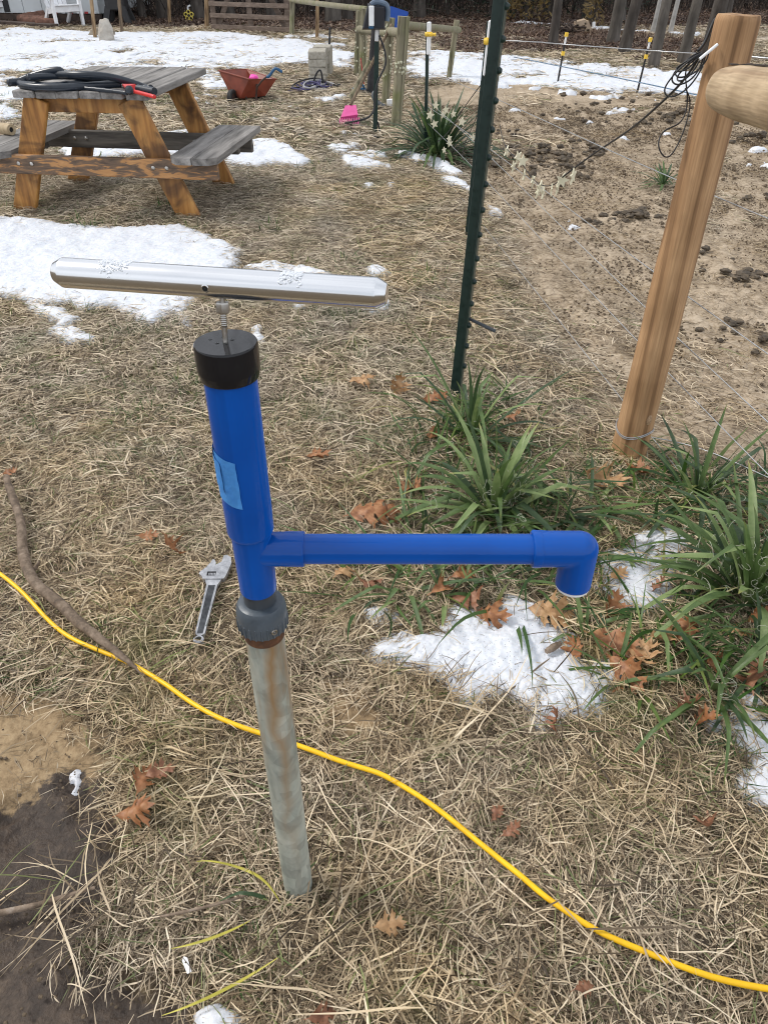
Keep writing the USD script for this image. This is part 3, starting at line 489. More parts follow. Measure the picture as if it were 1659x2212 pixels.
obj('steel_pipe', lathe([(RP * .9, t0), (RP, t0)] + [(RP, z) for z in np.linspace(t0 + .01, t1, 24)] + [(RP * .9, t1)], PB, PD, 56), galv_m, pump)
tn0, tn1 = pt_(1350), pt_(1296)
obj('rusty_thread', lathe([(RP * .8, t1 - .012), (RP * 1.03, t1 - .011), (RP * 1.05, t1 - .004), (RP * 1.03, tn0 + .004), (RP * .8, tn0 + .005)], PB, PD, 56), rust_m, pump)
RN = rad(110, 1325)
nut_ = obj('union_nut', lathe([(RP * .9, tn0), (RN * .90, tn0), (RN * .965, tn0 + .003), (RN * .985, tn0 + .02), (RN * .985, tn1 - .016), (RN * .95, tn1 - .008), (RN * .86, tn1 - .002), (RN * .74, tn1), (RN * .62, tn1 + .0005), (RN * .5, tn1)], PB, PD, 64), grey_pvc, pump)
pu, pv, _ = frame(PD)
for k in range(26):
    a = k * 2 * np.pi / 26 + .1; d = math.cos(a) * pu + math.sin(a) * pv
    obj('rib', boxm(PA(tn0 + .0125) + d * RN * .982, (.0024, .0028, .021), np.stack([d, np.cross(PD, d), PD], 1), .0012), grey_pvc, nut_)
sd = (lambda q: q / np.linalg.norm(q))(tocam * .92 + np.array([.40, 0, 0])); c0 = PA(tn0 + .0165) + sd * RN * .985
obj('set_screw', lathe([(0.0012, .0005), (.0022, .001), (.0026, .003), (.0042, .0034), (.0046, .0028), (.0046, -.002)], c0, sd, 20), steel_m, nut_)
RS = rad(68, 1290)
obj('grey_stub', lathe([(RS, tn1 - .01), (RS, pt_(1262))], PB, PD, 48), dark_pvc, pump)
tb0, tb1 = pt_(1271), pt_(1150); RTb = rad(80, 1240)
RB = rad(112, 900)
obj('tee_body', lathe([(RTb * .86, tb0), (RTb * .97, tb0), (RTb, tb0 + .002), (RTb * 1.02, tb0 + .03), (RTb * 1.04, tb1)], PB, PD, 64), blue_m, pump)
tc0, tc1 = pt_(1150), pt_(803)
obj('barrel', lathe([(RTb * .9, tc0 - .001), (RB * .88, tc0), (RB * .95, tc0 + .0025), (RB * 1.0, tc0 + .007), (RB * 1.01, tc0 + .05), (RB * 1.012, tc0 + .052), (RB, tc0 + .056), (RB, tc1 + .01)], PB, PD, 72), blue_m, pump)
tk0, tk1 = pt_(812), pt_(738); RK = rad(139, 752)
cap_ = obj('cap', lathe([(RB * .98, tk0), (RK * .925, tk0), (RK * .945, tk0 + .002), (RK * .985, tk0 + .009), (RK * .995, tk0 + .011), (RK, tk0 + .02), (RK, tk1 - .004), (RK * .985, tk1 - .0012), (RK * .96, tk1), (0.001, tk1 + .0003)], PB, PD, 72), black_gloss, pump, smooth=40)
water_m = usdkit.material(stage, LK + 'water_drop', {'p': ('principled_bsdf', {'roughness': .03, 'transmission_weight': 1.0, 'ior': 1.33})}, [], surface='p.BSDF')
for k, (a, r, s) in enumerate([(.3, .007, .0022), (2.2, .008, .0026), (3.4, .012, .0032), (5.2, .009, .0024), (4.4, .018, .002)]):
    t = trimesh.creation.icosphere(2, s); t.vertices[:, 2] *= .35; t.apply_translation(PA(tk1) + (math.cos(a) * pu + math.sin(a) * pv) * r); obj('droplet', t, water_m, cap_)
# tape round the barrel
fr = tocam; sdv = np.cross(PD, fr)      # sdv points to the left of the picture when negative
if sdv[0] > 0: sdv = -sdv
tape_m = mat('painters_tape', [(.3, (.035, .19, .52)), (.7, (.06, .26, .62))], 60, .6, bump=.0006)
def tape(a0, a1, y0, y1, seed, r, lean=0.0):
    ns, nt = 26, 18; ta, tb = pt_(y1), pt_(y0); V = []
    for i in range(nt + 1):
        f = i / nt; e1 = a1 + (.05 * meshkit.noise(np.array([f * 9, seed, .5]), 3) - .02) + .07 * lean * (1 - f)
        for j in range(ns + 1):
            g = j / ns; a = a0 + (e1 - a0) * g; wr = .0007 * meshkit.noise(np.array([f * 6, g * 9, seed]), 5)
            V.append(PA(ta + (tb - ta) * f + lean * .012 * (g - .5)) + (math.cos(a) * fr + math.sin(a) * sdv) * (r + wr))
    q = [(i * (ns + 1) + j, i * (ns + 1) + j + 1, (i + 1) * (ns + 1) + j + 1, (i + 1) * (ns + 1) + j) for i in range(nt) for j in range(ns)]
    return np.array(V), np.array([t for a, b, c, d in q for t in ((a, b, c), (a, c, d))])
tp = obj('tape', tape(1.95, .26, 962, 1061, 1, RB + .0005, -1), tape_m, pump, smooth=True)
obj('tape_strip', tape(1.95, .95, 968, 1030, 4, RB + .0016, -1), tape_m, tp, smooth=True)
# spout
SY = 1186; sc = PA(pt_(SY)); zs = sc[2]
SE = G(1257, 1186, zs); sdir = SE - sc; sdir[2] = 0; sl = np.linalg.norm(sdir); sdir /= sl
def along(xpix):
    lo, hi = 0, sl * 1.5
    for _ in range(50):
        m = (lo + hi) / 2
        if proj(sc + sdir * m)[0] < xpix: lo = m
        else: hi = m
    return lo
RA = 33.2 * proj(sc + sdir * along(900))[2] / FPX; s0, s1, s2 = along(658), along(1152), sl
obj('tee_socket', lathe([(RA * 1.14, 0), (RA * 1.15, s0 * .6), (RA * 1.17, s0 * .62), (RA * 1.18, s0 - .002), (RA * 1.14, s0), (RA * .9, s0)], sc, sdir, 48), blue_m, pump)
obj('spout_pipe', lathe([(RA, s0 - .02), (RA, s1 + .02)], sc, sdir, 48), blue_m, pump)
RE = RA * 1.2
def elbow():
    P, c, R = [], sc + sdir * s2, RE * .55
    for q in np.linspace(s1, s2 - R, 6): P.append(sc + sdir * q)
    for a in np.linspace(0, np.pi / 2, 9)[1:]: P.append(sc + sdir * (s2 - R + R * math.sin(a)) - np.array([0, 0, R * (1 - math.cos(a))]))
    for q in np.linspace(0, .050, 5)[1:]: P.append(sc + sdir * s2 - np.array([0, 0, R + q]))
    return P
EP = np.array(elbow()); k = len(EP); er = np.full(k, RE); er[0] = RE * 1.02; er[1] = RE * 1.0
down = m3.Manifold.cylinder(.062, RE, RE, 48).translate((0, 0, -.062)); hor = m3.Manifold.cylinder(s2 - s1, RE, RE, 48).rotate((0, 90, 0)).translate((-(s2 - s1), 0, 0))
ball = m3.Manifold.sphere(RE, 48)
ov = .0006                              # small overlaps keep the union clean
ball = m3.Manifold.sphere(RE * .999, 64).rotate((3.1, 2.3, 1.7)); hor = m3.Manifold.cylinder(s2 - s1, RE, RE, 64).rotate((0, 90, 0)).translate((-(s2 - s1) + ov, 0, 0)); down = m3.Manifold.cylinder(.062, RE * .985, RE, 64).translate((0, 0, -.062 + ov))
el = (down + hor + ball).refine_to_length(.0035); v, f, _ = meshkit.arrays(el)
el = trimesh.Trimesh(v, f); el.merge_vertices(digits_vertex=6); trimesh.smoothing.filter_taubin(el, .5, .53, 20)
az = math.atan2(sdir[1], sdir[0]); Vv = np.array(el.vertices) @ rotm(az).T
elb = obj('elbow', trimesh.Trimesh(Vv + sc + sdir * (s2 - RE * .12), el.faces, process=False), blue_m, pump, smooth=True)
obj('socket_collar', lathe([(RA * .98, s1 - .002), (RE * 1.0, s1 - .002), (RE * 1.035, s1), (RE * 1.035, s1 + .008), (RE * .99, s1 + .010)], sc, sdir, 48), blue_m, elb)
ec = sc + sdir * (s2 - RE * .12)
obj('white_rim', lathe([(RE * .7, -.0645), (RE * .93, -.0645), (RE * .93, -.058), (RE * .7, -.058)][::1], ec, (0, 0, 1), 40), white_pvc, elb)
# rod, nuts and bar handle
zc = tk1; RR = rad(12.5, 700); HC = PA(pt_(617)); HL = G(119, 587, HC[2]); HR = G(836, 634, HC[2])
hd = HR - HL; hlen = np.linalg.norm(hd); hd /= hlen; RH = 33 * proj(HC)[2] / FPX
hz = HL + hd * ((HC - HL) @ hd)
rodtop = hz - np.array([0, 0, RH * .6]); rd = rodtop - PA(tk1); rl = np.linalg.norm(rd); rd /= rl
obj('rod', lathe([(RR, -.004), (RR, rl)], PA(tk1), rd, 24), steel_m, pump)
n0 = rl - RH * .42 - .008
def hexn(o, d, r, h):
    u, v, d = frame(d); P = []
    return lathe([(0, 0), (r * .92, 0), (r, h * .15), (r, h * .85), (r * .92, h), (0, h)], o, d, 6)
nutm = obj('lock_nut', hexn(PA(tk1) + rd * (n0 - .007), rd, RR * 2.5, .011), steel_m, pump, smooth=20)
obj('thread', lathe([(RR * 1.0, n0 - .022)] + [(RR * (1.13 if q % 2 else 1.06), n0 - .021 + q * .001) for q in range(15)] + [(RR, n0 - .004)], PA(tk1), rd, 24), steel_m, pump, smooth=False)
prof = [(0.0005, 0), (RH * .60, 0), (RH * .68, .001), (RH * .985, RH * .62), (RH, RH * .68)]
u_, v_, _ = frame(hd); hb = lathe(prof + [(RH, z) for z in np.linspace(RH * .9, hlen - RH * .9, 30)] + [(r, hlen - h) for r, h in prof[::-1]], HL, hd, 96)
hb.merge_vertices(); 
hole_t = None
bestq, hp = None, HL + hd * 0
lo, hi = 0, hlen
for _ in range(50):
    m = (lo + hi) / 2
    if proj(HL + hd * m - np.array([0, 0, .003]))[0] < 455: lo = m
    else: hi = m
hp = HL + hd * lo; hdir = np.array([0, -1, -.08]); hdir -= hd * (hdir @ hd); hdir /= np.linalg.norm(hdir)
hb2 = (hb.vertices, hb.faces)
dark_hole = mat('dark_hole', (.006, .006, .006), 20, .9)
bar_ = obj('bar_handle', hb2, alu_m, pump, smooth=32)
obj('hole', lathe([(.0003, .00005), (.0031, .00005), (.0034, -.001)], hp + hdir * RH, hdir, 24), dark_hole, bar_); obj('hole_rim', lathe([(.0029, .0002), (.0036, .0003), (.0044, -.0004), (.0044, -.002)], hp + hdir * RH, hdir, 24), alu_m, bar_)
ice_m = usdkit.material(stage, LK + 'melting_ice', {'p': ('principled_bsdf', {'roughness': .3, 'transmission_weight': .45, 'ior': 1.31, 'base_color': (.93, .96, 1)})}, [], surface='p.BSDF')
def ice(x0, x1, seed):
    g = np.random.default_rng(seed); ms = []
    def al(xp):
        lo, hi = 0, hlen
        for _ in range(40):
            m = (lo + hi) / 2
            if proj(HL + hd * m)[0] < xp: lo = m
            else: hi = m
        return lo
    q0, q1 = al(x0), al(x1); upv = np.cross(hd, hdir); upv = -upv if upv[2] < 0 else upv
    for k in range(110):
        a = g.normal(.22, .3); f = g.random(); nrm = math.cos(a) * upv + math.sin(a) * hdir
        m = lump(g.uniform(.0008, .0022), seed * 199 + k, 1, .6, .5); m.apply_translation(HL + hd * (q0 + (q1 - q0) * f) + nrm * RH); ms.append(m)
    return cat_(ms)
obj('ice_crust', ice(224, 290, 3), ice_m, label='thin melting ice crust on the left half of the metal handle', cat='ice')
obj('ice_crust', ice(610, 658, 4), ice_m, label='thin melting ice crust on the right half of the metal handle', cat='ice')

# ------------------------------------------------------------------ things lying on the grass by the pump
yellow_m = mat('yellow_cable', [(.24, (.42, .24, .02)), (.36, (.78, .44, .008)), (.7, (.92, .55, .012))], 26, .42, bump=.0004, spec=.4)
cpx = [(-140, 1130), (-60, 1195), (0, 1240), (60, 1292), (120, 1355), (180, 1390), (240, 1415), (320, 1455), (400, 1510), (480, 1555), (560, 1583), (650, 1612), (740, 1645), (820, 1672), (880, 1705), (960, 1760), (1040, 1825), (1120, 1890), (1180, 1940), (1240, 1982), (1300, 2018), (1400, 2060), (1500, 2098), (1600, 2125), (1680, 2140), (1900, 2160), (2200, 2150), (2700, 2080)]
cw = spline([GG(x, y, .041) for x, y in cpx], 260)
cw[:, 2] += (meshkit.fbm(cw * 8, 2, 3) - .5) * .014
obj('extension_cord', tube(cw, .0056, 12), yellow_m, label='yellow extension cord snaking across the dead grass past the steel pipe', cat='cord', smooth=True)
bark_m = mat('brown_bark', [(.25, (.035, .025, .018)), (.45, (.13, .092, .062)), (.62, (.24, .18, .13)), (.8, (.4, .35, .3))], 26, .85, bump=.004, stretch=(1, 1, 1), detail=6, nrough=.7)
def stickm(px, radii, up, n=60, seed=0, amp=.16):
    P = spline([GG(x, y, u) for (x, y), u in zip(px, up)], n); r = np.interp(np.linspace(0, 1, n), np.linspace(0, 1, len(radii)), radii)
    return rough_log(P, r, 14, amp, seed)
br = thing('fallen_branch', 'thick crooked brown branch lying across the yellow cord', 'branch', GG(120, 1300))
obj('limb', stickm([(14, 1030), (30, 1080), (45, 1130), (48, 1180), (60, 1230), (85, 1268), (125, 1300), (165, 1340), (200, 1368), (235, 1395), (280, 1432), (312, 1460)], [.011, .0125, .0125, .0135, .0155, .0155, .015, .015, .014, .012, .009, .003], [.09, .07, .05, .046, .048, .05, .05, .052, .056, .06, .05, .03], 110, 2), bark_m, br)
obj('twig_stub', tube(spline([GG(70, 1232, .04), GG(80, 1222, .055), GG(84, 1214, .07)], 8), np.linspace(.008, .003, 8), 8), bark_m, br)
obj('thin_stick', stickm([(-60, 1985), (0, 1973), (70, 1958), (140, 1938), (205, 1918)], [.006, .006, .0055, .005, .003], [.02, .018, .02, .03, .035], 50, 5, .2), bark_m, label='thin brown stick lying on the dark wet mud', cat='stick')
obj('thin_stick', stickm([(325, 1985), (420, 1966), (500, 1945), (560, 1925)], [.002, .003, .003, .0015], [.03, .04, .045, .05], 40, 6, .2), bark_m, label='dark twig in the straw left of the steel pipe foot', cat='stick')
obj('thin_stick', stickm([(905, 1058), (960, 1068), (1010, 1080), (1060, 1100)], [.003, .004, .004, .002], [.03, .03, .03, .03], 30, 7, .2), bark_m, label='grey twig on the grass above the blue spout', cat='stick')
obj('thin_stick', stickm([(1180, 1408), (1196, 1398), (1210, 1390)], [.007, .010, .006], [.045, .048, .045], 24, 8, .35), bark_m, label='short broken brown twig lying on the speckled snow', cat='stick')
# wrench
wh, wt = GG(430, 1386, .042), GG(468, 1232, .042); wl = np.linalg.norm(wt - wh)
wx = (wt - wh) / wl; wrench = thing('adjustable_wrench', 'worn chrome adjustable wrench lying on the dead grass', 'wrench', wh, math.atan2(wx[1], wx[0]))
chrome = mat('worn_chrome', [(.3, (.3, .3, .31)), (.7, (.58, .58, .59))], 40, .3, .9, rvar=.1, bump=.0003)
dkst = mat('dark_steel', [(.3, (.03, .032, .036)), (.7, (.085, .09, .095))], 50, .42, .7, bump=.0004)
def ext(poly, h, z0=0.0, bevel=True):
    t = trimesh.creation.extrude_polygon(poly, h, engine='earcut'); t.apply_translation((0, 0, z0)); return t
L = wl; handle = Polygon([(-.013, 0)] + [(.013 * math.cos(a) - .001, .0135 * math.sin(a)) for a in np.linspace(np.pi, 1.9 * np.pi, 12)] + [(.02, -.0125), (L * .74, -.0155), (L * .80, -.021), (L * .86, -.0265), (L * .86, .0265), (L * .80, .021), (L * .74, .0155), (.02, .0125)] + [(.013 * math.cos(a) - .001, .0135 * math.sin(a)) for a in np.linspace(.1 * np.pi, np.pi, 12)]).buffer(0)
handle = handle.difference(Point(0, 0).buffer(.0082))
hpz = obj('handle', ext(handle, .0095), chrome, wrench, local=True)
obj('recess', ext(Polygon([(.02, -.0075), (L * .73, -.0095), (L * .73, .0095), (.02, .0075)]), .0008, .0095), dkst, hpz, local=True)
obj('hang_hole', ext(Point(0, 0).buffer(.0108).difference(Point(0, 0).buffer(.0078)), .0012, .0095), chrome, hpz, local=True)
head = Polygon([(L * .82, -.024), (L * .86, -.0275), (L * .96, -.031), (L * 1.06, -.034), (L * 1.15, -.030), (L * 1.19, -.019), (L * 1.18, -.012), (L * 1.08, -.010), (L * 1.055, -.004), (L * 1.02, .006), (L * .99, .024), (L * .93, .034), (L * .9, .036), (L * .86, .0275), (L * .82, .024)]).difference(Polygon([(L * .865, -.0035), (L * .93, -.0035), (L * .93, .017), (L * .865, .017)]))
from shapely import affinity as aff; head = aff.scale(head, 1.0, 1.22, origin=(0, 0))
hdp = obj('fixed_jaw', ext(head, .0135, -.001), chrome, wrench, local=True)
obj('moving_jaw', ext(Polygon([(L * .985, .008), (L * 1.03, .004), (L * 1.075, .004), (L * 1.12, .009), (L * 1.13, .016), (L * 1.08, .019), (L * 1.03, .026), (L * .975, .030)]), .010, .0005), chrome, wrench, local=True)
for q in range(5):
    c = trimesh.creation.cylinder(.0062, .0024, sections=18); c.apply_transform(trimesh.transformations.rotation_matrix(np.pi / 2, [1, 0, 0])); c.apply_translation((L * .898, -.001 + q * .004, .007)); obj('knurl_ring', c, chrome, hdp, local=True)
obj('screw_pocket', boxm((L * .898, .0068, .001), (.018, .022, .004)), dkst, hdp, local=True)
# white scraps
obj('plastic_scrap', boxm(GG(1078, 2131, .018), (.024, .008, .004), rotm(.1), .0015), white_pvc, label='small white plastic scrap in the straw at the bottom edge', cat='scrap')
tg = GG(403, 2085, .030); sc_ = ext(Polygon([(-.016, -.004), (.010, -.005), (.016, 0), (.010, .005), (-.016, .004)]).difference(Point(.004, 0).buffer(.0018)), .0012); sc_.apply_transform(trimesh.transformations.rotation_matrix(2.1, [0, 0, 1])); sc_.apply_translation(tg)
obj('plant_tag', sc_, white_pvc, label='small white plastic tag with a hole lying in straw left of the pipe', cat='tag')

# ------------------------------------------------------------------ oak leaves
LR = [[(0, (.20, .075, .026)), (.5, (.33, .14, .055)), (1, (.42, .21, .095))], [(0, (.16, .06, .03)), (.5, (.26, .115, .06)), (1, (.36, .18, .1))], [(0, (.30, .15, .06)), (.5, (.46, .27, .125)), (1, (.54, .34, .18))]]
def leaf_m(i):
    nm = ['rust_oak_leaf', 'brown_oak_leaf', 'tan_oak_leaf'][i]
    return usdkit.material(stage, LK + nm, {'tc': ('texture_coordinate', {}), 'n': ('noise_texture', {'scale': 55.0, 'detail': 5.0}), 'r': ('rgb_ramp', {'ramp': LR[i]}), 'mr': ('map_range', {'from_min': .3, 'from_max': .7}),
        'w': ('wave_texture', {'scale': 38.0, 'wave_type': 'bands', 'bands_direction': 'diagonal', 'distortion': 1.0}), 'b': ('bump', {'strength': .3, 'distance': .001}), 'p': ('principled_bsdf', {'roughness': .55}), 't': ('translucent_bsdf', {}), 'mc': ('mix_closure', {'fac': .18})},
        [('tc.object', 'n.vector'), ('tc.object', 'w.vector'), ('n.fac', 'mr.value'), ('mr.result', 'r.fac'), ('r.color', 'p.base_color'), ('r.color', 't.color'), ('w.fac', 'b.height'), ('b.normal', 'p.normal'), ('p.BSDF', 'mc.closure1'), ('t.BSDF', 'mc.closure2')], surface='mc.closure')
LM = [leaf_m(i) for i in range(3)]
def oak_leaf(L, seed, curl=.35):
    g = np.random.default_rng(seed); R = []; n = 4
    for s in (1, -1):
        side = []
        for k in range(n):
            u = .2 + .7 * k / n + g.normal(0, .015); wd = [.17, .32, .36, .2][k] * g.uniform(.85, 1.15)
            side += [(u - .04, .05 + .02 * (k > 0)), (u + .035, wd * .7), (u + .06, wd * .74), (u + .12, wd), (u + .115, wd * .72), (u + .17, wd * .66), (u + .10, wd * .4), (u + .11, .06)]
        R.append([(a, s * b) for a, b in side])
    P = Polygon([(.0, .008), (.12, .01)] + R[0] + [(1.0, .0)] + R[1][::-1] + [(.12, -.01), (.0, -.008)]).buffer(.012).buffer(-.008)
    if P.geom_type != 'Polygon': P = max(P.geoms, key=lambda q: q.area)
    v, f = trimesh.creation.triangulate_polygon(P.simplify(.004), engine='earcut')
    t = trimesh.Trimesh(np.c_[v, 0 * v[:, 0]], f); t = t.subdivide_to_size(.09); q = np.array(t.vertices); q[:, 0] -= .5
    q[:, 2] = curl * (q[:, 1] ** 2 * g.uniform(.5, 3.0) * g.choice([-1, 1, 1]) + q[:, 0] ** 2 * g.uniform(-1.2, 1.2) + .35 * (meshkit.fbm(np.c_[q[:, :2] * 4, 0 * q[:, 0] + seed], 2, seed) - .5) + .08 * np.abs(q[:, 1]) * np.sin(q[:, 0] * 18))
    q[:, 2] -= np.percentile(q[:, 2], 15)
    up = trimesh.Trimesh(q * L, t.faces, process=False); lo = trimesh.Trimesh(up.vertices - np.array([0, 0, .0006]), t.faces[:, ::-1], process=False); return cat_([up, lo])
leaves = [  # x, y, span in pixels, heading, tint, curl, tilt, label
 (808, 1108, 100, .1, 0, .5, 'large rust oak leaf lying alone above the blue spout'), (845, 1120, 60, 1.4, 1, .9, 'curled oak leaf tucked beside the large one above the spout'), (890, 1052, 62, 2.2, 0, .6, 'pale orange oak leaf in the grass left of the yucca'),
 (685, 984, 50, .2, 0, .9, 'small orange oak leaf right of the blue barrel'), (780, 822, 52, .3, 2, .9, 'tan leaf in the grass right of the black cap'), (860, 835, 50, 1.5, 2, .9, 'upright tan leaf in the straw left of the tall green post'), (938, 858, 50, .4, 0, .8, 'rust leaf at the foot of the tall green post'),
 (320, 1157, 38, .2, 0, .5, 'small bright orange oak leaf left of the blue barrel'), (372, 1180, 70, .35, 0, .8, 'narrow curled orange leaf near the wrench'), (20, 1020, 30, .8, 0, .8, 'tiny orange leaf above the branch end at the left edge'),
 (1190, 1325, 92, -.4, 2, .55, 'broad tan oak leaf under the white spout rim'), (1018, 1295, 74, -.3, 1, .9, 'curled brown leaf at the upper edge of the speckled snow'), (1060, 1330, 78, -.25, 0, .9, 'folded orange leaf on the upper edge of the speckled snow'), (955, 1270, 52, .6, 0, .8, 'small orange leaf under the blue spout pipe'), (742, 1238, 54, .9, 2, .7, 'tan leaf just below the spout tee'), (790, 1258, 58, .2, 1, .8, 'brown leaf below the spout between green blades'), (1000, 1240, 50, .4, 0, .8, 'rust leaf behind the lower edge of the spout'),
 (1335, 1240, 48, .7, 2, .5, 'tan leaf lying on the snow right of the elbow'), (1322, 1312, 68, 1.3, 0, .6, 'rust leaf between spout end and the snow'), (1325, 1390, 100, -.6, 0, .5, 'big rust oak leaf right of the speckled snow'), (1350, 1452, 92, -1.1, 0, .5, 'long rust oak leaf overlapping the big one'), (1385, 1420, 80, .9, 2, .7, 'light orange leaf standing on edge by the big rust leaves'), (1245, 1402, 52, 1.8, 0, .8, 'narrow orange leaf on the rim of the speckled snow'), (1420, 1265, 40, .3, 1, .8, 'dark red leaf on the snow near the right yucca'),
 (1440, 1375, 76, .2, 2, .7, 'tan leaf among straw below the right yucca'), (1480, 1360, 70, .9, 0, .8, 'orange leaf under the right yucca blades'), (1545, 1435, 70, .1, 0, .8, 'curled brown leaf right of the lower yucca sprout'), (1600, 1365, 60, .5, 2, .8, 'bright tan leaf at the base of the right yucca'), (1625, 1460, 90, 1.2, 1, .7, 'dark brown leaf at the right picture edge'), (1475, 1530, 78, -.25, 1, .7, 'brown leaf in front of the lower yucca sprout'), (1520, 1555, 64, -.4, 0, .6, 'orange leaf at the tip of the right edge snow'), (1640, 1330, 56, .4, 0, .7, 'rust leaf beside the outermost yucca blades'),
 (1300, 1035, 80, -.1, 2, .9, 'tan folded oak leaf below the wooden post'), (1380, 1015, 50, 2.4, 0, .9, 'red orange leaf standing right of the wooden post foot'), (1110, 900, 44, 1.5, 0, .8, 'rust leaf in the straw between green post and wooden post'), (935, 940, 40, 1.3, 0, .8, 'small rust leaf left of the front yucca'),
 (1105, 1795, 42, .5, 1, .8, 'crumpled dark brown leaf beside the yellow cord'), (1072, 1757, 34, .9, 1, .8, 'small crumpled brown leaf above the yellow cord bend'), (840, 1998, 60, .2, 2, .7, 'pale brown leaf in the straw right of the pipe foot'), (1260, 2135, 46, .3, 1, .7, 'dark brown leaf in the straw below the yellow cord'), (1530, 1780, 60, 1.2, 1, .8, 'brown leaf half buried in the grass at lower right'), (1200, 1556, 50, 1.3, 1, .9, 'dark brown leaf stuck in the lower edge of the speckled snow'),
 (310, 1685, 62, 1.4, 0, .5, 'orange oak leaf on the bare soil above the mud'), (300, 1752, 82, .1, 0, .7, 'thin lobed orange oak leaf at the edge of the mud'), (345, 1668, 54, .4, 1, .6, 'brown oak leaf overlapping the one on bare soil'), (695, 2195, 60, .3, 1, .7, 'dark leaf buried in straw at the bottom edge')]
for k, (x, y, s, h, ti, cu, lb) in enumerate(leaves):
    c = GG(x, y, .044); L_ = s * 1.35 * proj(c)[2] / FPX; g = np.random.default_rng(300 + k)
    m = oak_leaf(L_, 40 + k, cu * 1.1)
    if ti >= 0: m.apply_transform(trimesh.transformations.rotation_matrix(g.normal(.35, .3), [1, 0, 0]) if cu < .6 else trimesh.transformations.rotation_matrix(g.normal(0.5, .4), [math.cos(k), math.sin(k), 0]))
    m.apply_transform(trimesh.transformations.rotation_matrix(h, [0, 0, 1])); m.apply_translation(c)
    obj('oak_leaf', m, LM[ti], label=lb, cat='leaf', smooth=True)

# ------------------------------------------------------------------ yuccas
yuc = [usdkit.material(stage, LK + n, {'tc': ('texture_coordinate', {}), 'uv': ('uvmap', {'attribute': 'st'}), 'sx': ('separate_xyz', {}), 'oi': ('object_info', {}), 'w': ('wave_texture', {'scale': 14.0, 'bands_direction': 'x', 'distortion': .6}), 'n': ('noise_texture', {'scale': 30.0, 'detail': 4.0}),
    'r': ('rgb_ramp', {'ramp': rp}), 'mb': ('mix_float', {'fac': .35}), 'tip': ('rgb_ramp', {'ramp': [(0, (1.25, 1.3, 1.0)), (.15, (1, 1, 1)), (.88, (1, 1, 1)), (1, (1.7, 1.15, .8))]}), 'mu': ('mix_color', {'blend_type': 'multiply', 'fac': 1.0, 'use_clamp': False}), 'b': ('bump', {'strength': .35, 'distance': .001}),
    'p': ('principled_bsdf', {'roughness': .38, 'specular_ior_level': .5}), 't': ('translucent_bsdf', {}), 'mc': ('mix_closure', {'fac': .22})},
    [('uv.UV', 'w.vector'), ('uv.UV', 'sx.vector'), ('tc.object', 'n.vector'), ('n.fac', 'mb.a'), ('w.fac', 'mb.b'), ('mb.result', 'r.fac'), ('sx.y', 'tip.fac'), ('r.color', 'mu.a'), ('tip.color', 'mu.b'), ('mu.result', 'p.base_color'), ('mu.result', 't.color'), ('w.fac', 'b.height'), ('b.normal', 'p.normal'), ('p.BSDF', 'mc.closure1'), ('t.BSDF', 'mc.closure2')], surface='mc.closure')
    for n, rp in (('yucca_green', [(.25, (.045, .082, .022)), (.5, (.09, .15, .043)), (.75, (.15, .22, .075))]), ('yucca_dark', [(.25, (.017, .04, .018)), (.5, (.042, .08, .03)), (.75, (.08, .125, .05))]), ('yucca_pale', [(.25, (.13, .20, .06)), (.5, (.2, .28, .10)), (.75, (.32, .38, .17))]))]
fibre_m = mat('leaf_fibre', (.5, .5, .4), 20, .6)
def yleaf(b, az, el, L, W, arch, g, seg=12):
    t = np.linspace(0, 1, seg + 1); E = el - arch * t ** 1.6; A = az + g.normal(0, .12) * t
    st = np.stack([np.cos(E) * np.cos(A), np.cos(E) * np.sin(A), np.sin(E)], -1) * L / seg
    C = b + np.vstack([np.zeros(3), np.cumsum(st[:-1], 0)])
    zz = gz(C[:, 0], C[:, 1]) + .012; C[:, 2] = np.maximum(C[:, 2], zz)
    if g.random() < .3:                       # some leaves are kinked over
        k0 = g.integers(5, 10); dn = np.maximum(np.arange(seg + 1) - k0, 0)[:, None]; C = C + dn * np.array([math.cos(az) * .5, math.sin(az) * .5, -1.1]) * L / seg * .75; C[:, 2] = np.maximum(C[:, 2], zz); st = np.gradient(C, axis=0)
    side = np.stack([-np.sin(A), np.cos(A), 0 * A], -1); nr = np.cross(st, side); nr /= np.linalg.norm(nr, axis=1)[:, None]
    w = W * .5 * np.interp(t, [0, .08, .35, .7, .92, 1], [.75, .7, 1, .85, .35, .02]); fold = .32 * w * (1 - .4 * t)
    V = np.stack([C - side * w[:, None] + nr * fold[:, None], C, C + side * w[:, None] + nr * fold[:, None]], 1).reshape(-1, 3)
    uv = np.stack([np.stack([0 * t, t], -1), np.stack([0 * t + .5, t], -1), np.stack([0 * t + 1, t], -1)], 1).reshape(-1, 2); F = []
    for k in range(seg):
        a = k * 3
        for s in (0, 1): F += [(a + s, a + s + 1, a + s + 4), (a + s, a + s + 4, a + s + 3)]
    return V, np.array(F), uv, C, side, w
